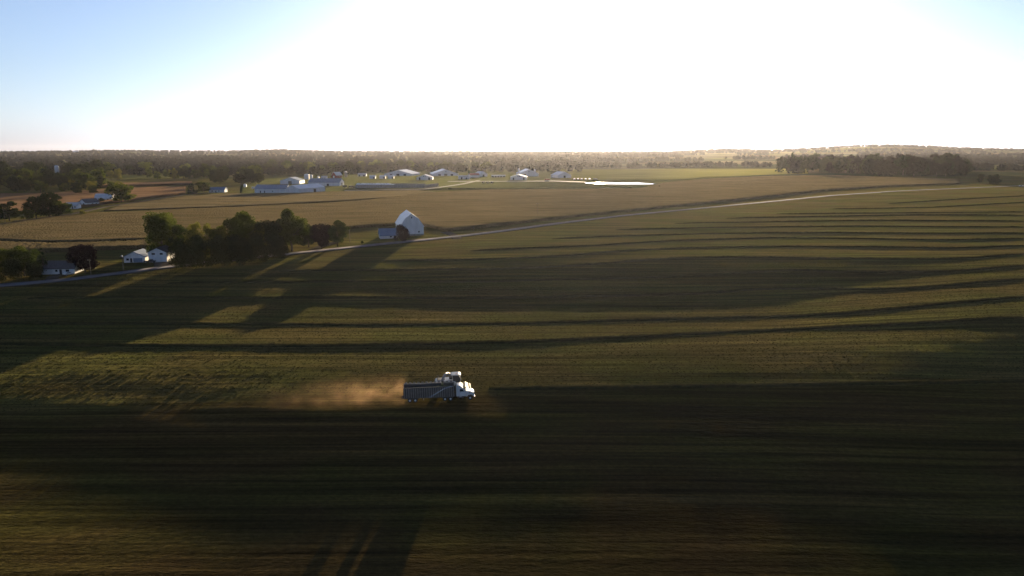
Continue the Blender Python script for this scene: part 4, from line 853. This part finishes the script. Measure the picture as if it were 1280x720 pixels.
# ------------------------------------------------------------------ the forage harvester on the far side of the truck
def harvester():
    yaw = TY; c = gp(566, 487.2); t = empty('forage_harvester', (c.x, c.y, c.z + .05), yaw, 'white forage harvester with a raised spout loading the trailer beside it', 'forage harvester'); terrain_tilt(t, c, yaw)
    M['harv'] = mat('white_harvester_paint', (.46, .47, .45), .45, col2=(.36, .37, .35), scale=1.2)
    M['harvdark'] = mat('dark_machine_steel', (.03, .032, .034), .6, col2=(.045, .045, .045), scale=2)
    M['harvtan'] = mat('yellow_header_paint', (.42, .30, .06), .5, col2=(.32, .22, .05), scale=2)
    b = MB().prism([(-4.3, 1.1), (-4.4, 2.4), (-4.1, 2.85), (-.6, 3.0), (.2, 2.6), (.9, 2.3), (1.0, 1.1)], -1.25, 1.25).build('body', M['harv'], t, bevel=.12)
    MB().box((-2.9, 0, 2.98), (2.0, 1.5, .12)).build('radiator_screen', M['harvdark'], b)
    for s in (-1, 1): MB().prism([(-4.0, 1.5), (-3.9, 2.4), (-2.2, 2.5), (-2.1, 1.5)], s * 1.26 - .015, s * 1.26 + .015).build('vent_panel', M['harvdark'], b)
    cab = MB().prism([(.15, 2.1), (.0, 4.0), (1.6, 4.0), (1.95, 3.1), (1.7, 1.9)], -.92, .92).build('cab', M['darkopen'], t, bevel=.08)
    pl = MB()
    for s in (-1, 1): pl.tube([(.08, s * .93, 2.1), (-.02, s * .93, 3.98)], .07, 6).tube([(1.72, s * .93, 2.0), (1.96, s * .93, 3.1), (1.62, s * .93, 3.98)], .06, 6)
    pl.build('cab_frame', M['harv'], cab)
    rf = MB().prism([(-.4, 4.02), (-.5, 4.15), (-.2, 4.30), (1.5, 4.33), (1.95, 4.22), (2.0, 4.06)], -1.05, 1.05).build('cab_roof', M['harv'], t, bevel=.1)
    MB().lathe((.9, -.5, 4.3), [(.1, 0), (.1, .18), (.04, .26)], 10).build('beacon', mat('orange_beacon', (.6, .16, .02), .3), rf)
    for s in (-.8, .8): MB().box((2.0, s, 4.14), (.08, .3, .14)).build('work_light', M['chrome'], rf)
    for s in (-1, 1):
        wheel(t, 1.2, s * 1.35, .98, .98, .75, 'harv', 22); wheel(t, -3.4, s * 1.2, .68, .68, .5, 'harv', 18)
        MB().tube([(1.85, s * .95, 3.3), (2.2, s * 1.4, 3.1)], .03, 5).box((2.2, s * 1.45, 2.9), (.08, .22, .5)).build('mirror', M['harvdark'], t)
    MB().prism([(1.5, .8), (1.2, 1.9), (2.4, 1.5), (3.0, .7)], -.6, .6).build('feeder_house', M['harvdark'], t)
    h = MB().prism([(2.9, .25), (2.7, 1.2), (3.2, 1.25), (4.3, .5), (4.4, .2)], -1.9, 1.9).build('pickup_head', M['harvtan'], t)
    MB().lathe((4.2, 0, .55), [(.1, -1.75), (.32, -1.74), (.32, 1.74), (.1, 1.75)], 12, 'Y').build('pickup_reel', M['harvdark'], h)
    MB().lathe((-.45, 0, 3.0), [(.42, -.1), (.42, .2), (.36, .35)], 14).build('turret', M['harvdark'], t)
    # spout: up, then over towards the trailer on the near side (-y)
    pts = [(-.45, 0, 3.2), (-.8, -.3, 4.2), (-1.25, -1.0, 4.7), (-1.8, -2.2, 5.0), (-2.2, -3.4, 4.95), (-2.5, -4.3, 4.6), (-2.6, -4.8, 4.2)]
    sp = MB().tube(pts, [.40, .40, .38, .36, .34, .32, .30], 8).build('spout', M['box_rib'], t)
    MB().tube([pts[-1], (-2.65, -5.0, 3.9), (-2.7, -5.1, 3.4), (-2.9, -5.2, 2.9)], [.30, .30, .28, .22], 8).build('deflector', mat('olive_deflector', (.10, .10, .03), .6, col2=(.08, .08, .03), scale=2), sp)
    MB().tube([(-.6, 0, 3.4), (-.65, -.8, 4.0)], .07, 6).build('lift_cylinder', M['chrome'], t)
    MB().box((-2.0, -1.15, 3.3), (2.2, .05, .05)).box((-3.05, -1.15, 3.1), (.05, .05, .5)).box((-.95, -1.15, 3.1), (.05, .05, .5)).build('handrail', M['harv'], t)
    MB().tube([(-3.6, .6, 2.8), (-3.6, .6, 3.6)], .1, 8).build('exhaust_stack', M['chrome'], t)
    return t
harvester()

# ------------------------------------------------------------------ dust behind the truck
def dust():
    m = bpy.data.materials.new('dust_cloud'); m.use_nodes = True; n = m.node_tree; n.nodes.clear(); L = n.links
    o = n.nodes.new('ShaderNodeOutputMaterial'); v = n.nodes.new('ShaderNodeVolumePrincipled'); L.new(v.outputs[0], o.inputs['Volume'])
    v.inputs['Color'].default_value = (.60, .39, .23, 1); v.inputs['Anisotropy'].default_value = .35
    tc = n.nodes.new('ShaderNodeTexCoord'); sx = n.nodes.new('ShaderNodeSeparateXYZ'); L.new(tc.outputs['Object'], sx.inputs[0])
    nz = n.nodes.new('ShaderNodeTexNoise'); nz.inputs['Scale'].default_value = .24; nz.inputs['Detail'].default_value = 5; L.new(tc.outputs['Object'], nz.inputs['Vector'])
    def mr(src, a, b_, c=0., d=1.):
        q = n.nodes.new('ShaderNodeMapRange'); q.interpolation_type = 'SMOOTHSTEP'
        for i, val in enumerate((a, b_, c, d)): q.inputs[i + 1].default_value = val
        L.new(src, q.inputs[0]); return q.outputs[0]
    def mul(a, b_):
        q = n.nodes.new('ShaderNodeMath'); q.operation = 'MULTIPLY'; L.new(a, q.inputs[0])
        if isinstance(b_, float): q.inputs[1].default_value = b_
        else: L.new(b_, q.inputs[1])
        return q.outputs[0]
    # object space: x from -34 (old dust) to 0 (truck tail), y across, z up
    fall = mr(sx.outputs[0], -46, 1); e = mul(mul(fall, fall), mr(sx.outputs[0], 1.4, -.6)); e = mul(e, mr(sx.outputs[2], 6.4, .3)); e = mul(e, mul(mr(sx.outputs[1], -4, -1), mr(sx.outputs[1], 9, 3)))
    e = mul(e, mr(nz.outputs['Fac'], .34, .72)); L.new(mul(e, .06), v.inputs['Density'])
    q = tp + Vector((math.cos(TY) * -9.0, math.sin(TY) * -9.0, 0)); b = MB(); b.box((-21.3, 2.5, 3.0), (46, 13, 6.8))
    d = b.build('dust', m, None, (q.x, q.y, T1(q.x - 10, q.y)), TY); tag(d, 'tan dust cloud trailing behind the forage trailer', 'dust', kind='stuff')
dust()

# ------------------------------------------------------------------ haze over the whole plain
hz = bpy.data.materials.new('haze_air'); hz.use_nodes = True; n = hz.node_tree; n.nodes.clear()
o = n.nodes.new('ShaderNodeOutputMaterial'); v = n.nodes.new('ShaderNodeVolumePrincipled'); n.links.new(v.outputs[0], o.inputs['Volume'])
v.inputs['Color'].default_value = (.84, .86, 1.0, 1); v.inputs['Density'].default_value = 0.000011; v.inputs['Anisotropy'].default_value = .66
zmin = float(gv[:, 2].min()); zmax = max(float(gv[:, 2].max()) + 35, 75)
tag(MB().box((0, 6200, (zmin - 1 + zmax) / 2), (30000, 13400, zmax - zmin + 1)).build('haze', hz), 'thin evening haze over the whole plain', 'haze', kind='stuff')
